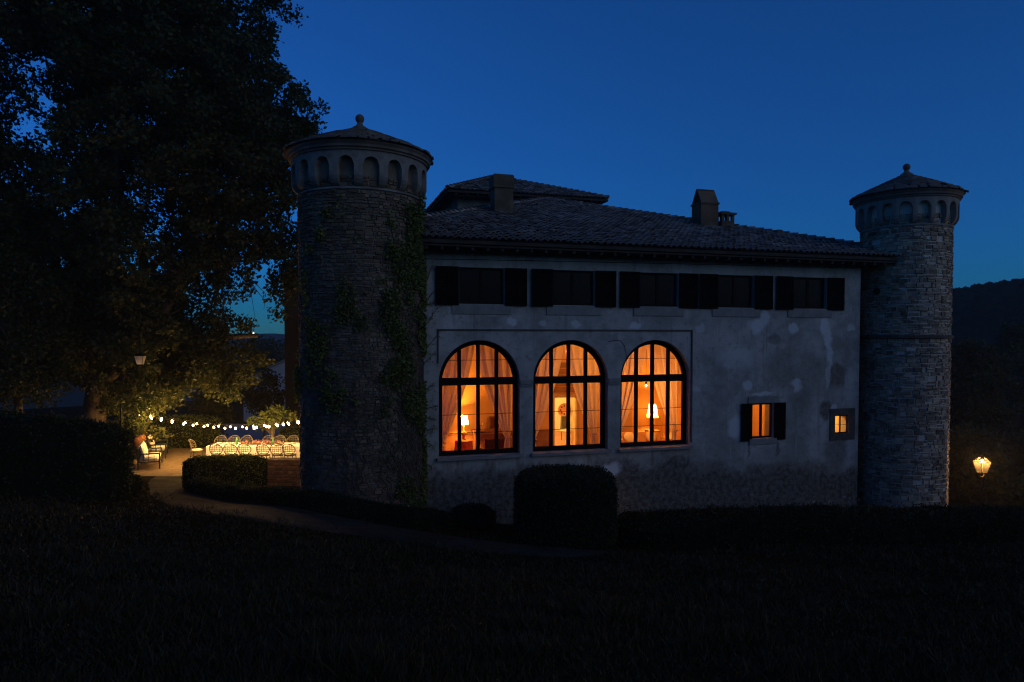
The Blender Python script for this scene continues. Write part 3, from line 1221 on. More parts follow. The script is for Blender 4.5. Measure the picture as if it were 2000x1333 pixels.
# chimneys
mb = MB()
mb.box((1.32, 6.0, 10.9), (.78, .7, 1.3))
mb.box((1.31, 6.0, 11.72), (.86, .78, .5))
mb.box((1.31, 6.0, 11.5), (.9, .82, .06))
mb.box((1.31, 6.0, 11.985), (.8, .72, .04))
mb.build('chimney', M['stone_l'], roof)
mb = MB()
mb.box((10.15, 5.0, 10.5), (.84, .75, 1.25))
mb.box((10.15, 5.0, 11.14), (.92, .83, .07))
for sy in (-1, 1):
    mb.box(None, (.84, .72, .05), M=Matrix.Translation((10.15, 5.0 + sy * .19, 11.46)) @ Matrix.Rotation(-sy * rad(60), 4, 'X'))
mb.box((10.15, 5.0, 11.74), (.72, .16, .07))
ch = mb.build('chimney', M['stone_l'], roof)
mb = MB()
mb.box((11.12, 5.0, 10.2), (.62, .55, .5))
for sx in (-1, 0, 1):
    for sy in (-1, 1):
        mb.box((11.12 + sx * .25, 5.0 + sy * .21, 10.58), (.12, .12, .26))
mb.box((11.12, 5.0, 10.735), (.74, .67, .05))
mb.box((11.16, 5.0, 10.79), (.82, .6, .05), taper=.9)
mb.box((11.05, 5.0, 10.845), (.5, .5, .06), taper=.7)
mb.build('chimney', M['stone_l'], roof)
mb = MB()
mb.box((12.75, 3.55, roofz(3.55) + .12), (.34, .4, .24), taper=.7)
mb.build('roof_vent', M['slab'], roof)

# belvedere above the main roof
mb = plate(rect(1.17, 9.5, 8.5, 12.78), [arch(2.85, .6, 10.6, 11.75, 12)], 14.0, 14.35)
mb.box((1.345, 17.3, 11.14), (.35, 5.9, 3.28))
mb.box((8.325, 17.3, 11.14), (.35, 5.9, 3.28))
mb.box((4.83, 20.1, 11.14), (7.3, .35, 3.28))
mb.build('belvedere_wall', M['corbel'], villa)
ZB = 12.86
B0, B1, B2, B3 = (.45, 13.05, ZB), (9.25, 13.05, ZB), (9.25, 21.0, ZB), (.45, 21.0, ZB)
Q1, Q2 = (3.9, 16.9, 14.5), (4.6, 17.2, 14.5)
mb = MB()
mb.v = [B0, B1, B2, B3, Q1, Q2] + [(p[0], p[1], ZB - .1) for p in (B0, B1, B2, B3)]
mb.f = [(0, 1, 5, 4), (1, 2, 5), (2, 3, 4, 5), (3, 0, 4), (6, 7, 1, 0), (7, 8, 2, 1), (8, 9, 3, 2), (9, 6, 0, 3), (9, 8, 7, 6)]
broof = mb.build('belvedere_roof', M['tile_base'], villa)
tiled_plane(broof, B0, B1, Q1, Q2)
tiled_plane(broof, B1, B2, Q2, Q2)
tiled_plane(broof, B3, B0, Q1, Q1)
hip_tiles(broof, B0, Q1)
hip_tiles(broof, B1, Q2)
mb = MB()
for k in range(15):
    mb.box((.9 + k * .57, 13.55, ZB - .15), (.09, .88, .1))
mb.box((4.85, 13.6, ZB - .215), (8.0, .8, .03))
mb.build('belvedere_soffit', M['soffit'], villa)


# ------------------------------------------------------------------ round towers
def round_tower(label, s, b, R, stone, mortar, corbel, a0, seed, course, blen, split):
    rng = random.Random(seed)
    c = L(s, b, 0)
    t = thing('round_tower', label, 'tower', c, 0, 'round corner towers of the villa')
    Ro, Re = R + .19, R + .38
    ZT = 10.52
    mb = MB()
    mb.lathe([(R - .02, -3.5), (R - .02, ZT)], 64)
    mb.build('shaft', mortar, t, smooth=True)
    # rubble courses
    V = []
    z = -2.0
    while z < ZT - .7:
        h = course * rng.uniform(.7, 1.45)
        a = rng.uniform(0, 1)
        end = a + 2 * PI
        while a < end:
            w = blen * rng.uniform(.4, 1.6)
            da = w / R
            g = .012 / R
            zl = [(z, z + h)]
            if rng.random() < split:
                zc = z + h * rng.uniform(.35, .65)
                zl = [(z, zc), (zc, z + h)]
            for zb, zt_ in zl:
                if rng.random() < .03:
                    continue
                pr = rng.uniform(.0, .036)
                zz0, zz1 = zb + .007 + rng.uniform(-.012, .016), zt_ - .007 - rng.uniform(-.012, .018)
                j = [rng.uniform(-.015, .015) for _ in range(4)]
                q = [(a + g, zz0 + j[0]), (a + da - g, zz0 + j[1]), (a + da - g, zz1 + j[2]), (a + g, zz1 + j[3])]
                am, zm = a + da / 2, (zz0 + zz1) / 2
                o = [(R - .025, p, q_) for p, q_ in q]
                tt = [(R + pr, am + (p - am) * .86, zm + (q_ - zm) * .78) for p, q_ in q]
                C = lambda P: (P[0] * math.cos(P[1]), P[0] * math.sin(P[1]), P[2])
                V.append([C(p) for p in tt])
                for k in range(4):
                    k2 = (k + 1) % 4
                    V.append([C(o[k]), C(o[k2]), C(tt[k2]), C(tt[k])])
            a += da
        z += h
    link('rubble_courses', quads_mesh('rubble_courses', V), stone, t, kind='stuff')
    # corbel arches
    n = 18
    D = 2 * PI / n
    ha = .225 / Ro
    zs, zt = 10.13, ZT
    prof = [(R - .03, 9.56), (R + .03, 9.58), (R + .1, 9.64), (Ro - .03, 9.74), (Ro, 9.84), (Ro, zs)]
    mb = MB()
    P = lambda r, a, z_: (r * math.cos(a), r * math.sin(a), z_)
    for a_, b_ in ((-D / 2, -ha), (ha, D / 2)):
        am = (a_ + b_) / 2
        for (r0, z0), (r1, z1) in zip(prof, prof[1:]):
            mb.add([P(r0, a_, z0), P(r0, am, z0), P(r0, b_, z0), P(r1, a_, z1), P(r1, am, z1), P(r1, b_, z1)], [(0, 1, 4, 3), (1, 2, 5, 4)])
        ea = b_ if a_ < 0 else a_
        pts = [P(r, ea, z_) for r, z_ in prof] + [P(R - .03, ea, zs)]
        mb.add(pts, [tuple(range(len(pts)))])
        mb.add([P(Ro, a_, zs), P(Ro, am, zs), P(Ro, b_, zs), P(Ro, a_, zt), P(Ro, am, zt), P(Ro, b_, zt)], [(0, 1, 4, 3), (1, 2, 5, 4)])
    m = 8
    for i in range(m):
        t0, t1 = -1 + 2 * i / m, -1 + 2 * (i + 1) / m
        z0, z1 = zs + .225 * math.sqrt(1 - t0 * t0), zs + .225 * math.sqrt(1 - t1 * t1)
        q0, q1 = t0 * ha, t1 * ha
        mb.add([P(Ro, q0, z0), P(Ro, q1, z1), P(Ro, q1, zt), P(Ro, q0, zt)], [(0, 1, 2, 3)])
        mb.add([P(Ro, q0, z0), P(R - .03, q0, z0), P(R - .03, q1, z1), P(Ro, q1, z1)], [(0, 1, 2, 3)])
    first = mb.build('corbel_arch', corbel, t, rz=a0)
    for k in range(1, n):
        o = first.copy()
        COL.objects.link(o)
        o.parent = t
        o.rotation_euler = (0, 0, a0 + k * D)
    # rim under the niches, cornice, soffit
    mb = MB()
    mb.lathe([(R - .01, 9.48), (R + .035, 9.5), (R + .035, 9.55), (R - .01, 9.57)], 64)
    mb.build('rim_moulding', corbel, t, smooth=False)
    mb = MB()
    mb.lathe([(Ro - .02, ZT - .01), (Ro + .05, ZT), (Ro + .05, ZT + .05), (Ro + .1, ZT + .07), (Ro + .1, ZT + .14), (Re - .04, ZT + .2), (Re - .04, ZT + .25), (.5, ZT + .26)], 64)
    mb.build('cornice', M['slab'], t)
    # stepped slab roof
    z0, zt = ZT + .25, 11.62
    prof = lambda u: (Re * (1 - u) + .13 * u, z0 + (zt - z0) * (u ** .92))
    mb = MB()
    mb.lathe([(prof(i / 8)[0], prof(i / 8)[1] - .02) for i in range(9)], 48)
    rf = mb.build('tower_roof', M['tile_base'], t)
    rings = 9
    rest = MB()
    for r in range(rings):
        ra, za = prof(r / rings)
        rb, zb = prof((r + 1.35) / rings)
        ra += .03
        k = max(10, int(2 * PI * ra / .27))
        da = 2 * PI / k
        off = rng.random() * da

        def slab(mm, g, tilt=0.0):
            x0, x1 = -da / 2 + g, da / 2 - g
            th = .05
            pts = [P(ra, x0, za), P(ra, x1, za), P(rb, x1, zb), P(rb, x0, zb)]
            mm.add([(p[0], p[1], p[2] + .0) for p in pts] + [(p[0], p[1], p[2] + th * (1 if i < 2 else .3)) for i, p in enumerate(pts)],
                   [(3, 2, 1, 0), (4, 5, 6, 7), (0, 1, 5, 4), (1, 2, 6, 5), (3, 0, 4, 7)])
        if r < 2:
            mm = MB()
            slab(mm, .008)
            base = mm.build('roof_slab', M['slab'], rf, rz=off)
            base.location.z = rng.uniform(0, .012)
            for i in range(1, k):
                o = base.copy()
                COL.objects.link(o)
                o.parent = rf
                o.rotation_euler = (rng.gauss(0, .004), rng.gauss(0, .004), off + i * da)
                o.location.z = rng.uniform(0, .014)
        else:
            for i in range(k):
                mm = MB()
                slab(mm, .006)
                rot = Matrix.Rotation(off + i * da, 3, 'Z')
                dz = rng.uniform(0, .015)
                rest.add([rot @ Vector(p) + Vector((0, 0, dz)) for p in mm.v], mm.f)
    rest.build('roof_slabs', M['slab'], rf, kind='stuff')
    mb = MB()
    mb.lathe([(.24, 11.58), (.22, 11.68), (.12, 11.74), (.085, 11.8), (.085, 11.84)], 16)
    mb.ball((0, 0, 11.95), .135, 14, 9)
    mb.build('ball_finial', M['slab'], t, smooth=True)
    return t, Ro


cam_ang = lambda s, b: math.atan2(-L(s, b, 0).y, -L(s, b, 0).x)
TL = (-4.75, 0.0, 1.79)
TR = (15.8, 0.0, 1.545)
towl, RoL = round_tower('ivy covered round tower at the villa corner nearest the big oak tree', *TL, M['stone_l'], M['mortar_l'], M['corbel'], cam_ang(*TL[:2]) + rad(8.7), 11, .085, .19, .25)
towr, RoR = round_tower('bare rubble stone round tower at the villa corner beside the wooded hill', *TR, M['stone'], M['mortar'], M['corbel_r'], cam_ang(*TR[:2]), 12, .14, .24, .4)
mb = MB()
mb.lathe([(1.52, 5.36), (1.63, 5.38), (1.64, 5.48), (1.52, 5.52)], 64)
mb.build('string_course', M['darkstone'], towr)
mb = MB()
d = ray(1710, 572)
a = math.atan2(d.y, d.x)
mb.tube([(1.4 * math.cos(cam_ang(*TR[:2]) - .62), 1.4 * math.sin(cam_ang(*TR[:2]) - .62), 7.15), (1.58 * math.cos(cam_ang(*TR[:2]) - .62), 1.58 * math.sin(cam_ang(*TR[:2]) - .62), 7.15)], .13, 12)
mb.build('round_opening', M['iron'], towr)


# ------------------------------------------------------------------ inside the villa
def lampbulb(parent, loc, power, r=.05, col=WARM, mat=None, name='bulb'):
    mb = MB()
    mb.ball((0, 0, 0), r * .7, 8, 6)
    o = mb.build(name, mat or M['lampbulb'], parent, smooth=True, loc=loc)
    ld = bpy.data.lights.new('lamp_glow', 'POINT')
    ld.energy, ld.color, ld.shadow_soft_size = power, col, r * 1.5
    lo = bpy.data.objects.new('lamp_glow', ld)
    COL.objects.link(lo)
    lo.parent = parent
    lo.location = (loc[0], loc[1], loc[2])
    o.visible_shadow = True
    return o


def table_lamp(label, s, b, z, h, rb, rt, sh, power):
    t = thing('table_lamp', label, 'lamp', L(s, b, z), VROT, 'lit lamps in the salon')
    mb = MB()
    mb.lathe([(.005, 0), (.11, 0), (.11, .02), (.04, .05), (.07, .16), (.09, .24), (.06, .34), (.02, .4), (.016, h - sh * .5), (.005, h - sh * .5)], 16)
    mb.build('lamp_base', M['terracotta'], t, smooth=True)
    mb = MB()
    mb.lathe([(rb, h - sh), (rt, h)], 24)
    mb.build('lamp_shade', M['shade'], t, smooth=True)
    lampbulb(t, (0, 0, h - sh * .4), power)
    return t


FZ = 0.8
# round table with a red cover, lamp on it (window nearest the ivy tower)
t = thing('side_table', 'small round side table under a red cover below the left salon lamp', 'table', L(-.43, 5.35, FZ), VROT)
mb = MB()
mb.lathe([(.005, .54), (.34, .54), (.35, .52), (.36, .3), (.4, .02)], 28)
mb.build('table_cover', M['redcloth'], t, smooth=True)
table_lamp('lit table lamp on the red covered table in the window nearest the ivy tower', -.43, 5.35, FZ + .54, .98, .21, .13, .36, 640)
t = thing('side_table', 'low wooden side table behind the apricot sofa', 'table', L(7.86, 5.3, FZ), VROT)
mb = MB()
mb.box((0, 0, .6), (.5, .5, .05))
mb.build('table_top', M['roomwood'], t)
for sx in (-1, 1):
    for sy in (-1, 1):
        mb = MB()
        mb.box((sx * .21, sy * .21, .287), (.05, .05, .575))
        mb.build('leg', M['roomwood'], t)
table_lamp('lit lamp with a tall white conical shade in the arched window beside the small windows', 7.86, 5.3, FZ + .625, 1.12, .25, .14, .58, 680)


def sofa_in(label, s, b, w, d, sh, bh, mat, rz=0.0):
    t = thing('sofa', label, 'sofa', L(s, b, FZ), VROT + rz)
    mb = MB()
    mb.box((0, 0, sh / 2), (w, d, sh))
    mb.build('seat', mat, t)
    mb = MB()
    mb.box((0, d / 2 - .1, sh + (bh - sh) / 2), (w, .2, bh - sh), taper=.93)
    mb.build('backrest', mat, t)
    for sx in (-1, 1):
        mb = MB()
        mb.box((sx * (w / 2 + .1), 0, .3), (.2, d, .6))
        mb.build('armrest', mat, t)
    return t


sofa_in('apricot upholstered sofa below the conical lamp', 6.45, 3.5, 1.7, .85, .42, .78, M['orangecloth'], rad(-12))
for k, (s, c) in enumerate(((5.95, 'pale cushion at the near end of the apricot sofa'), (6.9, 'pale cushion at the lamp end of the apricot sofa'))):
    mb = MB()
    mb.ball((0, 0, 0), .24, 12, 8, .5)
    o = mb.build('cushion', M['cushion'], smooth=True)
    o.location = L(s, 3.6, FZ + .62)
    o.rotation_euler = (rad(60), 0, VROT)
    tag(o, c, 'cushion', 'cushions on the salon sofa')
t = thing('armchair', 'dark maroon armchair seen from behind in the window nearest the ivy tower', 'armchair', L(.02, 2.5, FZ), VROT + rad(8))
mb = MB()
mb.box((0, .1, .24), (.8, .7, .4))
mb.build('seat', M['upholstery'], t)
mb = MB()
mb.box((0, -.32, .62), (.86, .16, .8), taper=.95)
mb.build('backrest', M['upholstery'], t)
for sx in (-1, 1):
    mb = MB()
    mb.box((sx * .43, .08, .38), (.14, .7, .5))
    mb.build('armrest', M['upholstery'], t)
    for sy in (-.25, .35):
        mb = MB()
        mb.box((sx * .34, sy, .02), (.05, .05, .04))
        mb.build('leg', M['roomwood'], t)
t = thing('console_table', 'wooden console table against the back wall of the salon', 'table', L(.75, 5.7, FZ), VROT)
mb = MB()
mb.box((0, 0, .84), (1.5, .42, .05))
mb.box((0, 0, .76), (1.4, .38, .1))
mb.build('table_top', M['roomwood'], t)
for sx in (-1, 1):
    for sy in (-1, 1):
        mb = MB()
        mb.box((sx * .66, sy * .15, .355), (.06, .06, .71), taper=1.2)
        mb.build('leg', M['roomwood'], t)
t = thing('picture', 'dark framed picture leaning on the console table', 'picture', L(.95, 5.86, FZ + .87), VROT)
mb = MB()
mb.box((0, 0, .26), (.4, .035, .52))
mb.build('picture_frame', M['roomwood'], t)
mb = MB()
mb.box((0, -.02, .26), (.31, .012, .43))
mb.build('canvas', M['upholstery'], t)
t = thing('candlestick', 'little candlestick with two arms on the console table', 'candlestick', L(.3, 5.6, FZ + .87), VROT)
mb = MB()
mb.lathe([(.005, 0), (.06, 0), (.02, .03), (.012, .2), (.005, .2)], 10)
mb.bar((-.1, 0, .2), (.1, 0, .2), .015)
mb.build('stand', M['iron'], t)
for sx in (-1, 1):
    mb = MB()
    mb.tube([(sx * .1, 0, .2), (sx * .1, 0, .3)], .012, 6)
    mb.build('candle', M['china'], t)
# beyond the door: plate on the wall, chair
t = thing('wall_plate', 'round patterned plate hung on the yellow wall beyond the salon door', 'plate', L(5.74, 10.42, 1.84), VROT)
mb = MB()
mb.lathe([(.002, 0), (.2, .01), (.3, .03), (.34, .05), (.34, .03), (.28, .0)], 28)
o = mb.build('plate_rim', M['terracotta'], t, smooth=True)
o.rotation_euler = (PI / 2, 0, 0)
for k in range(8):
    mb = MB()
    mb.ball((.2 * math.cos(k * PI / 4), .2 * math.sin(k * PI / 4), .03), .05, 8, 4, .4)
    o = mb.build('medallion', M['upholstery'], t)
    o.rotation_euler = (PI / 2, 0, 0)
t = thing('chair', 'pale upholstered dining chair standing in the room beyond the door', 'chair', L(4.85, 7.6, FZ), VROT + rad(35))
mb = MB()
mb.box((0, 0, .45), (.5, .48, .09))
mb.build('seat', M['cushion'], t)
mb = MB()
mb.box((0, .22, .78), (.48, .06, .56), taper=.88)
mb.build('backrest', M['chair_back'], t)
for sx in (-1, 1):
    for sy in (-1, 1):
        mb = MB()
        mb.box((sx * .21, sy * .2, .2), (.04, .04, .4))
        mb.build('leg', M['roomwood'], t)


def ceiling_lamp(label, s, b, z, power, col=WARM, drop=.5):
    t = thing('ceiling_lamp', label, 'lamp', L(s, b, z), VROT)
    mb = MB()
    mb.tube([(0, 0, .06), (0, 0, drop)], .008, 5)
    mb.build('lamp_cord', M['iron'], t)
    mb = MB()
    mb.lathe([(.03, .07), (.05, .03), (.05, .0)], 12)
    mb.build('socket', M['iron'], t)
    lampbulb(t, (0, 0, -.06), power, .05, col)


ceiling_lamp('bare bulb hanging in the room beyond the salon door', 2.9, 8.4, 3.5, 800, (1.0, .62, .2), .7)
ceiling_lamp('bulb hanging in the room behind the shuttered small window', 9.5, 2.2, 3.5, 150, (1.0, .43, .075), .5)
ceiling_lamp('bulb hanging in the room behind the barred small window', 12.3, 1.5, 3.2, 330, (1.0, .5, .12), .9)
ceiling_lamp('small pendant lamp low in the arched window next to the shuttered small window', 5.93, 2.2, 3.66, 230, WARM, 2.1)
ceiling_lamp('small pendant lamp high in the middle arched window', 3.03, 3.0, 4.95, 210, WARM, .9)


# sheer curtains, tied back at the outer side of each arch
def curtain(c, side, label):
    nu, nv = 42, 40
    V, F = [], []
    top, bot, tie = 5.4, .95, 2.05 if side > 0 else 1.98
    ph = random.uniform(0, 6)
    for j in range(nv + 1):
        v = j / nv
        z = top + (bot - top) * v
        if z > tie:
            q = (top - z) / (top - tie)
            inner = .03 + 1.02 * (q ** 1.55)
            outer = 1.3 - .1 * q ** 3
        else:
            q = (tie - z) / (tie - bot)
            inner = 1.05 - .16 * q
            outer = 1.2 + .05 * q
        for i in range(nu + 1):
            u = i / nu
            x = outer + (inner - outer) * u
            w = abs(outer - inner)
            b = .7 + (.085 * math.sin(u * 28 + ph + .5 * math.sin(v * 3)) + .025 * math.sin(u * 71 + 2 * ph)) * min(1, .4 + w * .7)
            V.append((c + side * x + .012 * math.sin(u * 50 + ph), b, z))
    for j in range(nv):
        for i in range(nu):
            a = j * (nu + 1) + i
            F.append((a, a + 1, a + nu + 2, a + nu + 1))
    me = bpy.data.meshes.new('sheer_curtain')
    me.from_pydata(V, [], F)
    o = link('sheer_curtain', me, M['sheer'], smooth=True)
    o.location = VO
    o.rotation_euler = (0, 0, VROT)
    tag(o, label, 'curtain', 'tied back sheer curtains of the arched windows')
    tb = MB()
    tb.tube([(c + side * 1.0, .6, tie), (c + side * 1.12, .58, tie + .02), (c + side * 1.24, .62, tie + .05)], .025, 6)
    tb.build('tieback', M['sheer'], o)


NM = ('nearest the ivy tower', 'in the middle of the three', 'next to the shuttered small window')
for c, nm in zip(AC, NM):
    for side, sn in ((-1, 'left'), (1, 'right')):
        curtain(c, side, f'{sn} sheer curtain of the arched window {nm}')


# ------------------------------------------------------------------ vegetation
def tree_mesh(name, parent, P, size, mat, aspect=.55, out=None):
    me = quads_mesh(name, leaf_quads(np.asarray(P), size, aspect, out))
    return link(name, me, mat, parent)


def clump_points(centres, per, sigma, rng=RNG):
    C = np.repeat(np.asarray(centres), per, axis=0)
    n = len(C)
    g = unit(rng.normal(size=(n, 3))) * (rng.uniform(0, 1, (n, 1)) ** (1 / 2.2)) * sigma
    g[:, 2] *= .75
    return C + g


def branch(mb, a, b, r0, r1, bend=.12, n=6, sides=6):
    a, b = Vector(a), Vector(b)
    d = (b - a).length
    off = Vector((random.gauss(0, 1), random.gauss(0, 1), random.gauss(0, .5))) * d * bend
    off2 = Vector((random.gauss(0, 1), random.gauss(0, 1), random.gauss(0, .5))) * d * bend * .4
    pts, rs = [], []
    for i in range(n + 1):
        t = i / n
        pts.append(a.lerp(b, t) + off * math.sin(PI * t) * .6 + off2 * math.sin(2 * PI * t))
        rs.append(r0 + (r1 - r0) * t)
    mb.tube(pts, rs, sides)
    return pts


def sample_crown(poly, Y0, thick, n, seed, edge=60.0):
    """clump centres filling the crown whose outline the photo shows, with real depth"""
    rng = random.Random(seed)
    xs = [p[0] for p in poly]
    ys = [p[1] for p in poly]
    out = []
    def edist(x, y):
        m = 1e9
        for i in range(len(poly)):
            ax, ay = poly[i]
            bx, by = poly[(i + 1) % len(poly)]
            dx, dy = bx - ax, by - ay
            t = max(0, min(1, ((x - ax) * dx + (y - ay) * dy) / (dx * dx + dy * dy + 1e-9)))
            m = min(m, math.hypot(x - ax - t * dx, y - ay - t * dy))
        return m
    while len(out) < n:
        x, y = rng.uniform(min(xs), max(xs)), rng.uniform(min(ys), max(ys))
        if not inside(poly, x, y):
            continue
        e = min(edist(x, y) / edge / 3.2, 1)
        h = thick * math.sqrt(max(e * (2 - e), 0.02))
        d = Y0 + rng.uniform(-h, h)
        p = at(x, y, Y0)
        q = Vector((p.x * (1 + (d / Y0 - 1) * .25), d, p.z + (p.z - CAMZ) * (d / Y0 - 1) * .25))
        out.append(q)
    return out


# the big oak
def big_oak():
    base = at(172, 790, 29.5)
    gx, gy = base.x, base.y
    g0 = gz1(gx, gy)
    t = thing('oak_tree', 'huge oak tree whose dark crown fills the sky beside the ivy tower', 'tree', (gx, gy, g0), 0)
    o0 = Vector((gx, gy, g0))
    up = [(-150, -230), (470, -230), (505, -60), (522, 20), (502, 70), (520, 112), (552, 128), (582, 165), (590, 212), (608, 238), (592, 258), (566, 280),
          (576, 330), (580, 395), (578, 430), (566, 462), (535, 482), (500, 498), (462, 512), (428, 545), (415, 590), (408, 640), (420, 690), (455, 712), (462, 742),
          (428, 745), (405, 770), (385, 735), (340, 740), (320, 790), (280, 800), (230, 770), (225, 700), (120, 690), (-60, 720), (-170, 640)]
    cl = sample_crown(up, 29.5, 5.2, 860, 5)
    # holes: thin out where the photo shows sky through the crown
    hl = [(20, 175, 30), (45, 215, 28), (290, 200, 14), (345, 198, 11), (95, 185, 18), (205, 320, 14), (262, 372, 14), (150, 395, 16), (245, 415, 16),
          (85, 255, 20), (545, 420, 20), (520, 330, 12), (385, 150, 10), (360, 490, 14), (395, 610, 14), (15, 250, 18), (130, 215, 14)]
    keep = []
    for q in cl:
        d = q - Vector((0, 0, CAMZ))
        yv = d.y * math.cos(PITCH) - d.z * math.sin(PITCH)
        px = CX + FPX * d.x / yv
        py = CY - FPX * (d.z * math.cos(PITCH) + d.y * math.sin(PITCH)) / yv
        if any(math.hypot(px - a, py - b) < r * 1.7 for a, b, r in hl):
            continue
        keep.append(q)
    keep += [at(random.uniform(552, 572), random.uniform(500, 606), 28.6 + random.uniform(-.5, .5)) for _ in range(6)]
    loc = [q - o0 for q in keep]
    rng = RNG
    big = np.array([tuple(q) for q in loc])
    # sub-clumps around every clump
    sub = np.repeat(big, 5, axis=0) + rng.normal(size=(len(big) * 5, 3)) * np.array((.72, .72, .55))
    P = clump_points(sub, 92, .55)
    lf = tree_mesh('crown', t, P, .19, M['oak'], .62)
    tr = MB()
    k1 = Vector((0.25, 0, 0))
    trunk = [(0, 0, -.6), (.05, 0, .2), (.15, 0, 1.5), (.4, .1, 3.2), (.75, .2, 5.0), (.9, .3, 7.0)]
    tr.tube(trunk, [.85, .62, .5, .46, .42, .36], 12)
    tr.build('trunk', M['bark'], t, smooth=True)
    heads = [Vector(trunk[3]), Vector(trunk[4]), Vector(trunk[5])]
    targets = [Vector((5, -2, 8)), Vector((7, 1, 5.5)), Vector((-4, -3, 9)), Vector((-3, 3, 12)), Vector((2, -1, 13)), Vector((3, 3, 10)), Vector((-6, 0, 6)), Vector((1, 1, 16)), Vector((5.2, -.5, 3.6))]
    limb_pts = []
    for i, tg in enumerate(targets):
        mb = MB()
        pts = branch(mb, heads[i % 3], tg, .26, .1, .1, 8, 8)
        mb.build('limb', M['bark'], t, smooth=True)
        limb_pts += pts[2:]
    mb = MB()
    for q in loc[::2]:
        p = min(limb_pts, key=lambda a: (a - q).length)
        if (p - q).length > 3.6:
            continue
        branch(mb, p, q, .05, .015, .12, 4, 4)
    # a bare drooping twig against the sky
    a = at(490, 545, 28.5) - o0
    for dx, dy in ((25, 60), (8, 75), (30, 30), (-5, 45)):
        branch(mb, a, at(490 + dx, 545 + dy, 28.4) - o0, .02, .006, .1, 5, 4)
    mb.build('twigs', M['bark'], t, kind='stuff')


big_oak()


def small_tree(name, label, poly, Y, thick, n, per, size, mat, seed, sigma=.5, trunk_px=None, group=None, tr=.1, cat='tree'):
    xs = [p[0] for p in poly]
    ys = [p[1] for p in poly]
    b = at((trunk_px or sum(xs) / len(xs)), max(ys), Y)
    g = gz1(b.x, Y)
    o0 = Vector((b.x, Y, g))
    t = thing(name, label, cat, o0, 0, group)
    cl = [q - o0 for q in sample_crown(poly, Y, thick, n, seed, 25)]
    P = clump_points(np.array([tuple(q) for q in cl]), per, sigma)
    tree_mesh('crown', t, P, size, mat)
    mb = MB()
    cz = sum(q.z for q in cl) / n
    cxm = Vector((sum(q.x for q in cl) / n, sum(q.y for q in cl) / n, cz))
    branch(mb, (0, 0, -.3), cxm, tr, tr * .5, .05, 6, 8)
    for q in cl[::3]:
        branch(mb, cxm * random.uniform(.5, 1), q, tr * .35, tr * .08, .12, 4, 4)
    mb.build('trunk', M['bark'], t, smooth=True)
    return t


small_tree('tree', 'dark round tree far below between the oak and the farmhouse roof', [(452, 690), (480, 672), (530, 664), (575, 668), (600, 700), (600, 760), (470, 740)], 95, 4, 70, 90, .5, M['oak'], 21, 1.6, group='trees beyond the terrace')
small_tree('tree', 'small dark tree standing before the pale farmhouse wall', [(478, 742), (505, 728), (540, 735), (553, 765), (545, 790), (520, 812), (490, 800), (470, 775)], 46, 1.4, 44, 90, .2, M['oak'], 22, .6, 512, 'trees beyond the terrace')
small_tree('tree', 'dark bushy tree at the terrace end under the oak branches', [(400, 745), (430, 735), (447, 770), (445, 830), (420, 850), (390, 850), (380, 800)], 38, 1.5, 40, 90, .2, M['oak'], 23, .6, 415, 'trees beyond the terrace')
small_tree('tree', 'dark holm oak rising behind the tall hedge', [(-80, 480), (20, 470), (80, 540), (120, 600), (135, 700), (125, 770), (60, 790), (-90, 780)], 26.5, 2.2, 170, 150, .15, M['oak'], 24, .75, 60, 'trees beyond the terrace', .2)
small_tree('tree', 'low leafy tree lit from below beside the oak trunk', [(205, 745), (250, 725), (300, 730), (325, 690), (370, 640), (420, 660), (430, 700), (380, 740), (330, 790), (290, 800), (250, 790), (205, 770)], 31.5, 1.6, 70, 150, .14, M['oak'], 25, .6, 250, 'trees beyond the terrace', .13)

for k, (pl, Y, lb) in enumerate((([(1848, 760), (1870, 690), (1910, 670), (1950, 720), (1955, 850), (1945, 960), (1850, 965)], 52, 'dark tree behind the lit lantern, next to the bare stone tower'),
                             ([(1930, 700), (1970, 640), (2030, 640), (2080, 720), (2080, 960), (1940, 965)], 60, 'dark tree behind the lit lantern, farthest from the tower'),
                             ([(1840, 880), (1890, 850), (1960, 870), (2020, 850), (2060, 900), (2060, 1000), (1840, 1000)], 40, 'low dark thicket tree below the lit lantern'))):
    small_tree('tree', lb, pl, Y, 3.0, 130, 120, .34, M['oak'], 40 + k, 1.0, None, 'trees beside the wooded hill', .2)

t = thing('terrace_wall', 'low brown rubble wall holding the terrace between the hedge end and the ivy tower', 'wall', (-7.6, 24.9, 0))
mb = MB()
mb.box((0, 0, .2), (2.6, .4, 1.4))
mb.build('wall_body', M['darkmortar'], t)
V = []
z = -.4
while z < .86:
    h = random.uniform(.08, .14)
    x = -1.3
    while x < 1.28:
        w = min(random.uniform(.12, .34), 1.3 - x)
        q = [(x + .008, z + .008), (x + w - .008, z + .008), (x + w - .008, z + h - .008), (x + .008, z + h - .008)]
        d = -.2 - random.uniform(.01, .03)
        c = (x + w / 2, z + h / 2)
        top = [(c[0] + (a - c[0]) * .88, d, c[1] + (b - c[1]) * .8) for a, b in q]
        bot = [(a, -.195, b) for a, b in q]
        V.append(top)
        for k in range(4):
            V.append([bot[k], bot[(k + 1) % 4], top[(k + 1) % 4], top[k]])
        x += w
    z += h
link('wall_stones', quads_mesh('wall_stones', V), M['brickish'], t, kind='stuff')
x = -1.3
while x < 1.25:
    w = min(random.uniform(.4, .6), 1.3 - x)
    mb = MB()
    mb.box((x + w / 2, 0, .935), (w - .012, .46, .07))
    mb.build('coping_stone', M['brickish'], t)
    x += w

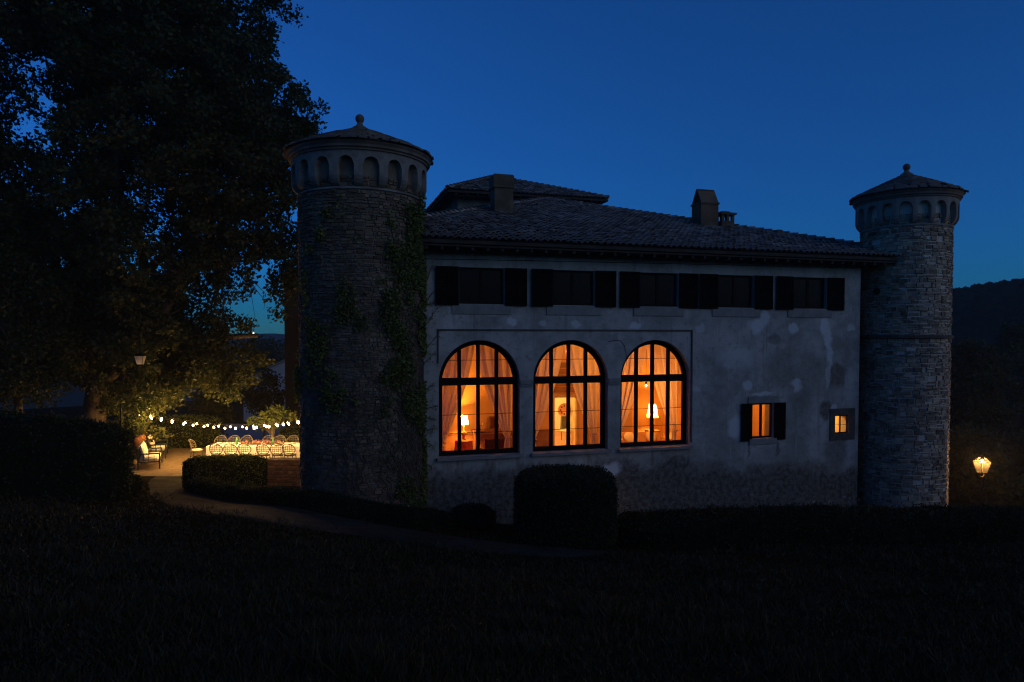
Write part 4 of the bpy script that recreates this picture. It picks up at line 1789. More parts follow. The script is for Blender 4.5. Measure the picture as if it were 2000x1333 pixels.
# lit shrub behind the tables
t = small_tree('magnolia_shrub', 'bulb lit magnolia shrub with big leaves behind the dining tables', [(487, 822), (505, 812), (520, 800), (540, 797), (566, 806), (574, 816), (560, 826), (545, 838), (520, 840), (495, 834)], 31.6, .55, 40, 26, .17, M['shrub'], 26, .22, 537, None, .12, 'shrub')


def hedge(label, pts, w, h, dens, leaf, mat, name='clipped_hedge', wob=.06, seed=1, cat='hedge', zoff=0.0, cap=.35):
    """a clipped hedge along a line: solid twiggy body and a coat of leaves"""
    rng = random.Random(seed)
    P = [Vector((x, y, 0)) for x, y in pts]
    C = []
    for i in range(len(P) - 1):
        k = max(2, int((P[i + 1] - P[i]).length / .4))
        for j in range(k):
            C.append(P[i].lerp(P[i + 1], j / k))
    C.append(P[-1])
    hw = w / 2
    prof = [(-hw, -.3), (-hw * 1.02, h * .3), (-hw, h * .7), (-hw * .86, h * .92), (-hw * .55, h), (0, h * 1.02), (hw * .55, h), (hw * .86, h * .92), (hw, h * .7), (hw * 1.02, h * .3), (hw, -.3)]
    rings = []
    n = len(C)
    for i, c in enumerate(C):
        tdir = (C[min(i + 1, n - 1)] - C[max(i - 1, 0)]).normalized()
        q = Vector((-tdir.y, tdir.x, 0))
        end = min(i, n - 1 - i) * .4
        sh = 1 if end > cap else .55 + .45 * math.sqrt(max(0, 1 - (1 - end / cap) ** 2))
        g = gz1(c.x, c.y) + zoff
        ring = []
        for a, z in prof:
            ww = rng.uniform(-wob, wob)
            v = c + q * (a * sh + ww)
            ring.append(Vector((v.x, v.y, g + (z * (.75 + .25 * sh) if z > 0 else z) + rng.uniform(-wob, wob) * .6)))
        rings.append(ring)
    mb = MB()
    m = len(prof)
    for r in rings:
        mb.v += [tuple(v) for v in r]
    for i in range(n - 1):
        for j in range(m - 1):
            mb.f.append((i * m + j, i * m + j + 1, (i + 1) * m + j + 1, (i + 1) * m + j))
    mb.f.append(tuple(range(m)))
    mb.f.append(tuple((n - 1) * m + k for k in range(m))[::-1])
    body = mb.build(name, M['hedge_core'])
    tag(body, label, cat)
    pts_, outs = [], []
    allq = []
    for i in range(n - 1):
        for j in range(m - 1):
            allq.append((rings[i][j], rings[i][j + 1], rings[i + 1][j + 1], rings[i + 1][j]))
    for r in (rings[0], rings[-1]):
        cc = sum(r, Vector()) / m
        for j in range(m - 1):
            allq.append((r[j], r[j + 1], cc, cc))
    for q in allq:
        ar = ((q[1] - q[0]).cross(q[3] - q[0]).length + (q[1] - q[2]).cross(q[3] - q[2]).length) / 2
        for _ in range(int(ar * dens + rng.random())):
            u, v = rng.random(), rng.random()
            p = (q[0] * (1 - u) + q[1] * u) * (1 - v) + (q[3] * (1 - u) + q[2] * u) * v
            pts_.append(tuple(p))
    A = np.array(pts_)
    # push outwards from the axis a little, unevenly
    A += RNG.normal(size=A.shape) * leaf * .5
    link('foliage', quads_mesh('foliage', leaf_quads(A, leaf, .6)), mat, body, kind='stuff')
    return body


def P2(px, py, Y):
    v = at(px, py, Y)
    return (v.x, v.y)


hedge('tall dark clipped hedge on the slope beside the terrace entrance', [(-24, 16.5), (-18, 18.0), (-14.5, 19.2), (-11.6, 20.6)], 2.6, 2.2, 330, .09, M['hedge'], seed=2, cap=1.2, wob=.12)
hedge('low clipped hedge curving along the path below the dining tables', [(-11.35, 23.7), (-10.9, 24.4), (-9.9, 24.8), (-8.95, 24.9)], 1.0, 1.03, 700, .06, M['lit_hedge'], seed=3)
hedge('narrow hedge running along the path edge to the foot of the ivy tower', [(-10.9, 23.0), (-9.4, 21.8), (-7.8, 20.4), (-6.2, 19.1), (-4.4, 18.3), (-2.7, 18.1), (-1.7, 18.8)], .7, .46, 700, .05, M['hedge'], seed=4)
hedge('long low hedge in front of the villa between the topiary and the hillside', [(2.9, 18.6), (6, 18.9), (10, 19.3), (15, 20.0), (21, 21.5)], 1.5, .85, 420, .07, M['hedge'], seed=5, wob=.1)
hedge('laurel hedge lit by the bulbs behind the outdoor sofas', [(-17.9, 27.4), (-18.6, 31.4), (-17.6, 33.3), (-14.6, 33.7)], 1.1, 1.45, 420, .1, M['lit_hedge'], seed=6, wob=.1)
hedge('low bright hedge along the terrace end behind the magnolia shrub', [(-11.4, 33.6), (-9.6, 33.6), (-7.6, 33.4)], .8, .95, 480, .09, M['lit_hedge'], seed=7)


def bush(name, label, c, r, h, dens, leaf, mat, sq=2.6, wob=.06, seed=1):
    """a clipped bush: superellipse body with leaves"""
    rng = random.Random(seed)
    mb = MB()
    n, m = 28, 14
    z0 = gz1(*c)
    sp = lambda v, e: math.copysign(abs(v) ** e, v)
    e = 2 / sq
    for i in range(m + 1):
        ph = -PI / 2 + PI * i / m
        for k in range(n):
            a = 2 * PI * k / n
            q = 1 + rng.uniform(-wob, wob) * .5
            mb.v.append((c[0] + r * q * sp(math.cos(ph), e) * sp(math.cos(a), .8), c[1] + r * .9 * q * sp(math.cos(ph), e) * sp(math.sin(a), .8), z0 + h / 2 - .05 + (h / 2 + .05) * sp(math.sin(ph), e)))
    for i in range(m):
        for k in range(n):
            mb.f.append((i * n + k, i * n + (k + 1) % n, (i + 1) * n + (k + 1) % n, (i + 1) * n + k))
    body = mb.build(name, M['hedge_core'], smooth=True)
    tag(body, label, 'bush')
    A = []
    for f in mb.f:
        q = [Vector(mb.v[i]) for i in f]
        ar = ((q[1] - q[0]).cross(q[3] - q[0]).length + (q[1] - q[2]).cross(q[3] - q[2]).length) / 2
        for _ in range(int(ar * dens + rng.random())):
            u, v = rng.random(), rng.random()
            A.append(tuple((q[0] * (1 - u) + q[1] * u) * (1 - v) + (q[3] * (1 - u) + q[2] * u) * v))
    A = np.array(A) + RNG.normal(size=(len(A), 3)) * leaf * .5
    link('foliage', quads_mesh('foliage', leaf_quads(A, leaf, .6)), mat, body, kind='stuff')


bush('topiary_bush', 'big square clipped topiary bush in front of the villa facade', P2(1105, 1050, 18.2), 1.32, 1.95, 1100, .065, M['hedge'], 6.5, .09, seed=8)
bush('small_bush', 'small round bush at the foot of the facade beside the ivy tower', P2(922, 1035, 19.6), .66, .68, 800, .05, M['hedge'], 2.2, .12, seed=9)
bush('small_bush', 'low bush sprawling at the foot of the tall hedge', P2(228, 960, 21.0), .7, .7, 600, .06, M['hedge'], 2.2, .15, seed=10)


# ivy on the near tower
def ivy():
    c = L(TL[0], TL[1], 0)
    rng = np.random.default_rng(9)
    ca = cam_ang(*TL[:2])
    # stems climb with many side shoots; leaves gather round them
    stems = MB()
    A = []
    for k in range(64):
        side = rng.random()
        a = ca + (rng.uniform(.3, 1.45) if side < .72 else rng.uniform(-1.4, .3))
        z = -1.0 if side < .5 else 1.0
        hmax = rng.uniform(4, 9.9) if a - ca > .1 else rng.uniform(2.5, 7.5)
        pts = []
        while z < hmax:
            pts.append((a, z))
            a += rng.normal() * .06
            z += .16
        w = [((TL[2] + .03) * math.cos(q), (TL[2] + .03) * math.sin(q), zz) for q, zz in pts]
        stems.tube(w, [max(.018 * (1 - i / len(w)), .005) for i in range(len(w))], 4)
        for q, zz in pts[:0]:
            den = .5 + .5 * math.sin(zz * 1.9 + k * 1.7) + .4 * math.sin(q * 9 + zz)
            m = int(max(0, den - .15) * 11)
            for _ in range(m):
                A.append((q + rng.normal() * .085, zz + rng.normal() * .16))
    from mathutils import noise as mnoise
    A = []
    while len(A) < 19000:
        a, z = rng.uniform(-1.5, 1.6), rng.uniform(-.8, 9.7)
        f = mnoise.fractal(Vector((a * 2.4 + 3, z * .95, 1.7)), 0.7, 2.2, 6) * .55
        w = -.1 + .2 * float(sstep(.0, .8, a)) + .1 * math.exp(-((a - .45) / .3) ** 2 - ((z - 7.5) / 2.5) ** 2)
        if z < 3.2 and a < .75:
            w -= .3
        if z > 8.6:
            w -= (z - 8.6) * .25
        if rng.random() < (f + w) * 1.3:
            A.append((ca + a, z))
    A = np.array(A)
    rr = TL[2] + .03 + rng.uniform(0, .1, len(A))
    Pp = np.c_[rr * np.cos(A[:, 0]), rr * np.sin(A[:, 0]), A[:, 1]]
    out = np.c_[np.cos(A[:, 0]), np.sin(A[:, 0]), np.zeros(len(A)) - .9]
    t = thing('climbing_ivy', 'ivy climbing in uneven curtains over the round tower beside the oak', 'ivy', c, 0)
    link('foliage', quads_mesh('foliage', leaf_quads(Pp, .08, .85, out * .8, rng=rng)), M['ivy'], t, kind='stuff')
    stems.build('stems', M['bark'], t, kind='stuff')


ivy()


def creeper():
    t = thing('creeper', 'thin bare creeper with few leaves on the plaster beside the ivy tower', 'creeper', VO, VROT)
    mb = MB()
    A = []
    for (px, py), (qx, qy) in (((824, 610), (866, 545)), ((824, 600), (852, 590)), ((826, 640), (864, 596)), ((824, 700), (858, 650)), ((824, 720), (848, 690)), ((824, 770), (850, 748)),
                               ((824, 800), (852, 792)), ((824, 812), (850, 820)), ((824, 840), (856, 838)), ((824, 860), (846, 872)), ((824, 900), (844, 912)), ((824, 560), (846, 520))):
        a, b = onfac(px, py), onfac(qx, qy)
        pts = branch(mb, (a[0], -.025, a[1]), (b[0], -.03, b[1]), .014, .006, .06, 7, 4)
        for p in pts[2:]:
            for _ in range(5):
                A.append((p.x + random.gauss(0, .06), -.05 - random.random() * .05, p.z + random.gauss(0, .05)))
    mb.v = [(x, min(y, -.012), z) for x, y, z in mb.v]
    mb.build('stems', M['bark'], t, kind='stuff')
    link('foliage', quads_mesh('foliage', leaf_quads(np.array(A), .055, .7)), M['ivy'], t, kind='stuff')


creeper()


def grass():
    rng = RNG
    n = 190000
    r = np.exp(rng.uniform(math.log(2.6), math.log(27), n))
    a = rng.uniform(-rad(46), rad(46), n)
    x, y = r * np.sin(a), r * np.cos(a)
    pth = np.array([(-13.3, 27.5), (-11.9, 24.0), (-9.4, 20.4), (-6.0, 17.5), (-2, 16.4), (1.0, 16.4)])
    dm = np.full(n, 99.0)
    for (ax, ay), (bx, by) in zip(pth, pth[1:]):
        t = np.clip(((x - ax) * (bx - ax) + (y - ay) * (by - ay)) / ((bx - ax) ** 2 + (by - ay) ** 2), 0, 1)
        dm = np.minimum(dm, np.hypot(x - ax - t * (bx - ax), y - ay - t * (by - ay)))
    keep = (dm > .45 + np.abs(rng.normal(size=n)) * .6) & ((y < 20) | (x < -9)) & (y < 26)
    x, y, r = x[keep], y[keep], r[keep]
    z = gz(x, y)
    n = len(x)
    h = rng.uniform(.03, .09, n) * (1 + .5 * np.sin(x * 1.3) * np.sin(y * 1.1)) * (1 + .9 * (np.sin(x * 3.1 + 2 * np.sin(y * 1.7)) * np.sin(y * 2.7 + 1.5 * np.sin(x * 1.1)) > .55))
    w = .004 + .0011 * r
    th = rng.uniform(0, PI, n)
    lean = rng.normal(size=(n, 2)) * .5
    b = np.c_[x, y, z - .01]
    d = np.c_[np.cos(th) * w, np.sin(th) * w, np.zeros(n)]
    tip = b + np.c_[lean[:, 0] * h, lean[:, 1] * h, h]
    me = quads_mesh('grass', np.stack([b - d, b + d, tip], 1), 3)
    o = link('grass', me, M['blade'])
    tag(o, 'short rough grass on the dark slope', kind='stuff')


grass()

# ------------------------------------------------------------------ terrace furniture
def chair_proto():
    t = thing('dining_chair', '', 'chair', (0, 0, 0), 0, 'rattan chairs round the dining tables')
    # front of the chair looks to +y
    mb = MB()
    ring = [(.25 * math.cos(2 * PI * k / 20), .02, .45 + .01 * math.sin(k)) for k in range(0)]
    mb.lathe([(.02, .42), (.24, .42), (.25, .44), (.24, .46), (.02, .46)], 20)
    mb.build('seat', M['rattan'], t)
    mb = MB()
    mb.lathe([(.01, .462), (.22, .465), (.245, .49), (.22, .525), (.01, .53)], 20)
    mb.build('seat_cushion', M['cushion'], t, smooth=True)
    # round back: hoop with a lattice
    def bk(a, rr=1.0):
        x, z = .275 * rr * math.sin(a), .7 + .25 * rr * math.cos(a)
        return (x, -.2 - (z - .46) * .2 + .12 * (abs(x) / .27) ** 2, z)
    mb = MB()
    mb.tube([bk(2 * PI * k / 24) for k in range(25)], .019, 6)
    mb.build('back_hoop', M['rattan'], t, smooth=True)
    mb = MB()
    for x in (-.17, -.085, 0, .085, .17):
        h = .25 * math.sqrt(1 - (x / .275) ** 2)
        pts = [(x, -.2 - (z - .46) * .2 + .12 * (abs(x) / .27) ** 2, z) for z in (.7 - h, .7, .7 + h)]
        mb.tube(pts, .0095, 4)
    for dz in (-.15, -.08, 0, .08, .15):
        h = .275 * math.sqrt(1 - (dz / .25) ** 2)
        pts = [(x, -.2 - (.7 + dz - .46) * .2 + .12 * (abs(x) / .27) ** 2, .7 + dz) for x in (-h, -h / 2, 0, h / 2, h)]
        mb.tube(pts, .0095, 4)
    mb.build('back_lattice', M['rattan'], t, kind='stuff')
    for sx in (-1, 1):
        for sy in (-1, 1):
            mb = MB()
            mb.tube([(sx * .2, sy * .2, 0), (sx * .17, sy * .17, .43)], .018, 6)
            mb.build('leg', M['rattan'], t)
    return t


CH = chair_proto()
front = [(421, 'first from the free table end'), (449, 'second from the free table end'), (476, 'third from the free table end'), (513, 'fourth from the free table end'),
         (539, 'fifth from the free table end'), (564, 'last before the ivy tower')]
TYF, TYB = 28.95, 30.05
for i, (px, w) in enumerate(front):
    x = (px - CX) / FPX * 28.5
    lab = f'rattan chair with its back to the camera, {w}'
    if i == 0:
        CH.location = (x, 28.55, .04)
        CH.rotation_euler = (0, 0, random.gauss(0, .05))
        CH['label'] = lab
    else:
        dup(CH, (x, 28.55 + random.gauss(0, .04), .04), random.gauss(0, .08), lab)
for i, px in enumerate((426, 452, 477, 520, 543, 568)):
    x = (px - CX) / FPX * 30.45
    dup(CH, (x, 30.45, .04), PI + random.gauss(0, .07), f'rattan chair on the far table side, {front[i][1]}')
dup(CH, ((383 - CX) / FPX * 29.6, 29.5, .04), -PI / 2 + .1, 'single rattan chair at the free table end')

XT = [(-13.05, -10.86), (-10.84, -8.5)]
TN = ('nearer the outdoor sofas', 'nearer the ivy tower')
for (x0, x1), nm in zip(XT, TN):
    t = thing('dining_table', f'long wooden dining table {nm}', 'table', ((x0 + x1) / 2, (TYF + TYB) / 2, .04), 0, 'dining tables on the terrace')
    w, d = x1 - x0 - .04, TYB - TYF - .04
    mb = MB()
    mb.box((0, 0, .7), (w, d, .035))
    mb.build('table_top', M['palewood'], t)
    for sx in (-1, 1):
        for sy in (-1, 1):
            mb = MB()
            mb.box((sx * (w / 2 - .12), sy * (d / 2 - .12), .34), (.07, .07, .68))
            mb.build('leg', M['palewood'], t)
    # cloth: flat top, sides falling in soft folds
    V, F = [], []
    per = []
    n = 44
    for k in range(n):
        per.append((-w / 2 - .01 + (w + .02) * k / n, -d / 2 - .01, 0, -1))
    for k in range(20):
        per.append((w / 2 + .01, -d / 2 - .01 + (d + .02) * k / 20, 1, 0))
    for k in range(n):
        per.append((w / 2 + .01 - (w + .02) * k / n, d / 2 + .01, 0, 1))
    for k in range(20):
        per.append((-w / 2 - .01, d / 2 + .01 - (d + .02) * k / 20, -1, 0))
    m = len(per)
    for j in range(7):
        q = j / 6
        for k, (x, y, ox, oy) in enumerate(per):
            f = (.02 + .05 * q) * q + .022 * q * math.sin(k * .9) + .012 * q * math.sin(k * 2.3 + 1)
            V.append((x + ox * f * .6, y + oy * f, .728 - .62 * q - (.004 if j else 0)))
    V.append((0, 0, .729))
    for j in range(6):
        for k in range(m):
            F.append((j * m + k, (j + 1) * m + k, (j + 1) * m + (k + 1) % m, j * m + (k + 1) % m))
    for k in range(m):
        F.append((k, (k + 1) % m, len(V) - 1))
    me = bpy.data.meshes.new('tablecloth')
    me.from_pydata(V, [], F)
    o = link('tablecloth', me, M['cloth'], smooth=False)
    o.location = ((x0 + x1) / 2, (TYF + TYB) / 2, .04)
    tag(o, f'white cloth hanging to the ground over the dining table {nm}', 'tablecloth', 'white tablecloths')

ZT_ = .775
# things on the tables
mb_pts = []
for k in range(420):
    mb_pts.append((random.uniform(-11.75, -9.9), 29.5 + random.gauss(0, .07), ZT_ + .03 + abs(random.gauss(0, .055))))
t = thing('flower_garland', 'low garland of pink flowers along the middle of the tables', 'flowers', (0, 0, 0))
link('blossom', quads_mesh('blossom', leaf_quads(np.array(mb_pts), .07, .9)), M['pink'], t, kind='stuff')
link('foliage', quads_mesh('foliage', leaf_quads(np.array(mb_pts) - np.array((0, 0, .03)), .07, .5)), M['shrub'], t, kind='stuff')


def bottle(px, y, label, h=.3):
    x = (px - CX) / FPX * y
    mb = MB()
    mb.lathe([(.002, 0), (.042, 0), (.042, h * .55), (.016, h * .75), (.014, h), (.002, h)], 12)
    o = mb.build('bottle', M['greenglass'], smooth=True, loc=(x, y, ZT_))
    tag(o, label, 'bottle', 'green bottles on the tables')


bottle(459.5, 29.35, 'green bottle standing in front of the second far chair', .34)
bottle(461, 29.6, 'shorter green bottle just behind the first green bottle', .27)
bottle(531, 29.45, 'green bottle on the table nearer the ivy tower', .3)


def place_setting(px, far, i):
    y = 29.72 if far else 29.22
    x = (px - CX) / FPX * y
    nm = front[i][1]
    t = thing('plate', f'white plate set on the {"far" if far else "near"} table side, {nm}', 'plate', (x, y, ZT_), 0, 'plates laid on the tables')
    mb = MB()
    mb.lathe([(.002, .004), (.08, .004), (.13, .02), (.135, .024), (.13, .016), (.08, 0), (.002, 0)], 18)
    mb.build('plate_rim', M['china'], t, smooth=True)
    g = thing('wine_glass', f'wine glass beside the {"far" if far else "near"} side plate, {nm}', 'glass', (x + .2, y + (-.12 if far else .12), ZT_), 0, 'wine glasses on the tables')
    mb = MB()
    mb.lathe([(.002, 0), (.034, 0), (.006, .01), (.005, .09), (.03, .12), (.038, .16), (.03, .2)], 12)
    mb.build('bowl', M['glass_w'], g, smooth=True)
    nk = thing('napkin', f'folded napkin on the {"far" if far else "near"} side plate, {nm}', 'napkin', (x, y, ZT_ + .026), random.gauss(0, .1), 'napkins on the plates')
    mb = MB()
    mb.box((0, 0, .012), (.1, .18, .024), taper=.9)
    mb.build('folded_cloth', M['cushion'], nk)


M['glass_w'] = glassmat('wine_glass', .03, (.92, .95, .92))
for i, px in enumerate((421, 449, 476, 513, 539, 564)):
    place_setting(px, False, i)
for i, px in enumerate((426, 452, 477, 520, 543, 568)):
    place_setting(px, True, i)


def outdoor_sofa(label, x, y, rz, n):
    t = thing('outdoor_sofa', label, 'sofa', (x, y, .04), rz, 'outdoor sofas by the laurel hedge')
    W, D = 1.5, .78     # long side along x, front towards -y
    f = M['sofaframe']
    mb = MB()
    for yy in (-D / 2, D / 2):
        mb.bar((-W / 2, yy, .3), (W / 2, yy, .3), .045)
    for xx in (-W / 2, W / 2):
        mb.bar((xx, -D / 2, .3), (xx, D / 2, .3), .044)
    mb.build('seat_frame', f, t)
    for sx in (-1, 1):
        for sy in (-1, 1):
            mb = MB()
            mb.box((sx * W / 2, sy * D / 2, .31 if sy < 0 else .42), (.05, .05, .62 if sy < 0 else .84))
            mb.build('leg', f, t)
        mb = MB()
        mb.bar((sx * W / 2, -D / 2 - .02, .63), (sx * W / 2, D / 2, .63), .05)
        for k in range(3):
            yy = -D / 4 + k * D / 4
            mb.bar((sx * W / 2, yy, .32), (sx * W / 2, yy, .61), .02)
        mb.build('armrest', f, t)
    mb = MB()
    mb.bar((-W / 2, D / 2, .82), (W / 2, D / 2, .82), .045)
    for k in range(11):
        xx = -W / 2 + (k + .5) * W / 11
        mb.bar((xx, D / 2, .32), (xx, D / 2, .8), .018)
    mb.build('backrest', f, t)
    mb = MB()
    bm = bmesh.new()
    bmesh.ops.create_cube(bm, size=1)
    bmesh.ops.scale(bm, vec=(W - .08, D - .06, .15), verts=bm.verts)
    bmesh.ops.bevel(bm, geom=bm.edges[:], offset=.05, segments=3, affect='EDGES')
    me = bpy.data.meshes.new('seat_cushion')
    bm.to_mesh(me)
    bm.free()
    link('seat_cushion', me, M['cushion'], t, True, loc=(0, -.02, .405))
    return t


PILME = None


def pillow(label, x, y, z, rz, tilt, s=.5):
    global PILME
    if PILME is None:
        V, F = [], []
        n = 12
        for sgn in (1, -1):
            for j in range(n + 1):
                for i in range(n + 1):
                    u, v = -1 + 2 * i / n, -1 + 2 * j / n
                    th = .15 * ((1 - u ** 4) * (1 - v ** 4)) ** .5
                    pin = 1 - .08 * (1 - abs(u * v))
                    V.append((u * .5 * pin, sgn * th * .9, v * .5 * pin))
        for h in range(2):
            b = h * (n + 1) ** 2
            for j in range(n):
                for i in range(n):
                    a = b + j * (n + 1) + i
                    F.append((a, a + 1, a + n + 2, a + n + 1) if h else (a, a + n + 1, a + n + 2, a + 1))
        PILME = bpy.data.meshes.new('pillow')
        PILME.from_pydata(V, [], F)
        PILME.materials.append(M['cushion'])
        PILME.polygons.foreach_set('use_smooth', [True] * len(PILME.polygons))
    o = bpy.data.objects.new('pillow', PILME)
    COL.objects.link(o)
    o.location = (x, y, z)
    o.rotation_euler = (tilt, 0, rz)
    o.scale = (s, s * 1.15, s)
    tag(o, label, 'pillow', 'cream pillows on the outdoor sofas')


# sofas along the hedge, their fronts turned to the gravel
SA = rad(114)
for (x, y), nm, nm2 in (((-15.1, 28.35), 'nearer the camera', 'near'), ((-16.05, 30.7), 'farther from the camera', 'far')):
    outdoor_sofa(f'dark metal outdoor sofa with cream cushions, the one {nm}', x, y, SA, 2)
    bx, by = -math.sin(SA), math.cos(SA)       # towards the back of the sofa
    ax, ay = math.cos(SA), math.sin(SA)
    for q, w in ((-.38, 'first'), (.3, 'second')):
        pillow(f'{w} cream back pillow on the outdoor sofa {nm}', x + ax * q + bx * .22, y + ay * q + by * .22, .76, SA, rad(-16), .56)

# terracotta jar with a spindly plant
jx, jy = (272 - CX) / FPX * 30.2, 30.2
t = thing('terracotta_jar', 'big round terracotta jar behind the outdoor sofas', 'jar', (jx, jy, .04))
mb = MB()
mb.lathe([(.16, 0), (.2, .06), (.15, .3), (.16, .44), (.22, .46)], 24)
mb.build('pedestal', M['sillstone'], t)
mb = MB()
mb.lathe([(.12, .46), (.2, .54), (.265, .7), (.26, .84), (.2, .97), (.16, 1.0), (.185, 1.05), (.155, 1.05), (.13, 1.0)], 28)
mb.build('jar_body', M['terracotta'], t, smooth=True)
t = thing('potted_plant', 'spindly plant with long stems growing from the terracotta jar', 'plant', (jx, jy, 1.0))
mb = MB()
A = []
for k in range(9):
    a = random.uniform(0, 6.28)
    e = Vector((math.cos(a) * random.uniform(.2, .7), math.sin(a) * .5, random.uniform(.5, 1.1)))
    pts = branch(mb, (0, 0, -.03), e, .014, .006, .1, 6, 4)
    for p in pts[2:]:
        for _ in range(9):
            A.append((p.x + random.gauss(0, .09), p.y + random.gauss(0, .09), p.z + random.gauss(0, .07)))
mb.build('stems', M['bark'], t, kind='stuff')
link('leaves', quads_mesh('leaves', leaf_quads(np.array(A), .13, .4)), M['shrub'], t, kind='stuff')


# festoon lights
BULBME = None
BULBLIGHT = bpy.data.lights.new('lamp_glow', 'POINT')
BULBLIGHT.energy, BULBLIGHT.color, BULBLIGHT.shadow_soft_size = 52, BULB, .02


def festoon(label, pts, n, t0, t1, pr=.04):
    """pts: function of t in 0..1 giving a world point; n bulbs between t0 and t1"""
    global BULBME
    o0 = pts(0.0)
    t = thing('festoon_string', label, 'string lights', o0, 0, 'festoon strings over the terrace')
    mb = MB()
    mb.tube([pts(k / 60) - o0 for k in range(61)], .008, 5)
    mb.build('cable', M['iron'], t)
    if BULBME is None:
        b = MB()
        b.ball((0, 0, -.1), pr, 8, 6, 1.15)
        BULBME = bpy.data.meshes.new('bulb')
        BULBME.from_pydata(b.v, [], b.f)
        BULBME.materials.append(M['bulb'])
    sk = None
    for k in range(n):
        p = pts(t0 + (t1 - t0) * k / (n - 1) + random.gauss(0, .002)) - o0
        o = bpy.data.objects.new('bulb', BULBME)
        COL.objects.link(o)
        o.parent = t
        o.location = p
        o.rotation_euler = (random.gauss(0, .12), random.gauss(0, .12), 0)
        lo = bpy.data.objects.new('lamp_glow', BULBLIGHT)
        COL.objects.link(lo)
        lo.parent = o
        lo.location = (0, 0, -.1)
        s = MB()
        s.tube([(0, 0, -.055), (0, 0, .01)], .018, 6)
        if sk is None:
            sk = s.build('socket', M['iron'], o)
        else:
            q = sk.copy()
            COL.objects.link(q)
            q.parent = o


def curve_y(x):
    # height of the lights in the photograph
    return np.interp(x, [230, 272, 296, 320, 355, 393, 441, 474, 501, 524, 547, 569, 582, 620], [801, 808, 812, 817, 823, 828, 832, 832, 830, 828.5, 826, 823, 821.5, 815])


festoon('festoon string hanging low over the dining tables', lambda t: at(240 + 370 * t, float(curve_y(240 + 370 * t)) - 2.5, 29.8 - .2 * t), 15, .085, .93)
festoon('festoon string hanging over the hedge nearer the camera', lambda t: at(240 + 356 * t, float(curve_y(240 + 356 * t)) + .5, 28.6 - .5 * t), 15, .155, .965)
festoon('short festoon string rising from the hedge to the ivy tower side', lambda t: at(455 + 140 * t, float(curve_y(455 + 140 * t)) + 2.5 - 6 * t, 24.4 - 2.6 * t), 4, .3, .9)
fp = at(236, 800, 27.6)
t = thing('festoon_pole', 'slim dark pole behind the tall hedge holding the festoon strings', 'pole', (fp.x, fp.y, gz1(fp.x, fp.y)))
mb = MB()
mb.tube([(0, 0, -.2), (0, 0, fp.z - gz1(fp.x, fp.y) + .2)], .035, 8)
mb.build('post', M['iron'], t)
mb = MB()
mb.tube([(-.1, 0, fp.z - gz1(fp.x, fp.y) + .12), (.12, 0, fp.z - gz1(fp.x, fp.y) + .12)], .012, 6)
mb.build('hook', M['iron'], t)


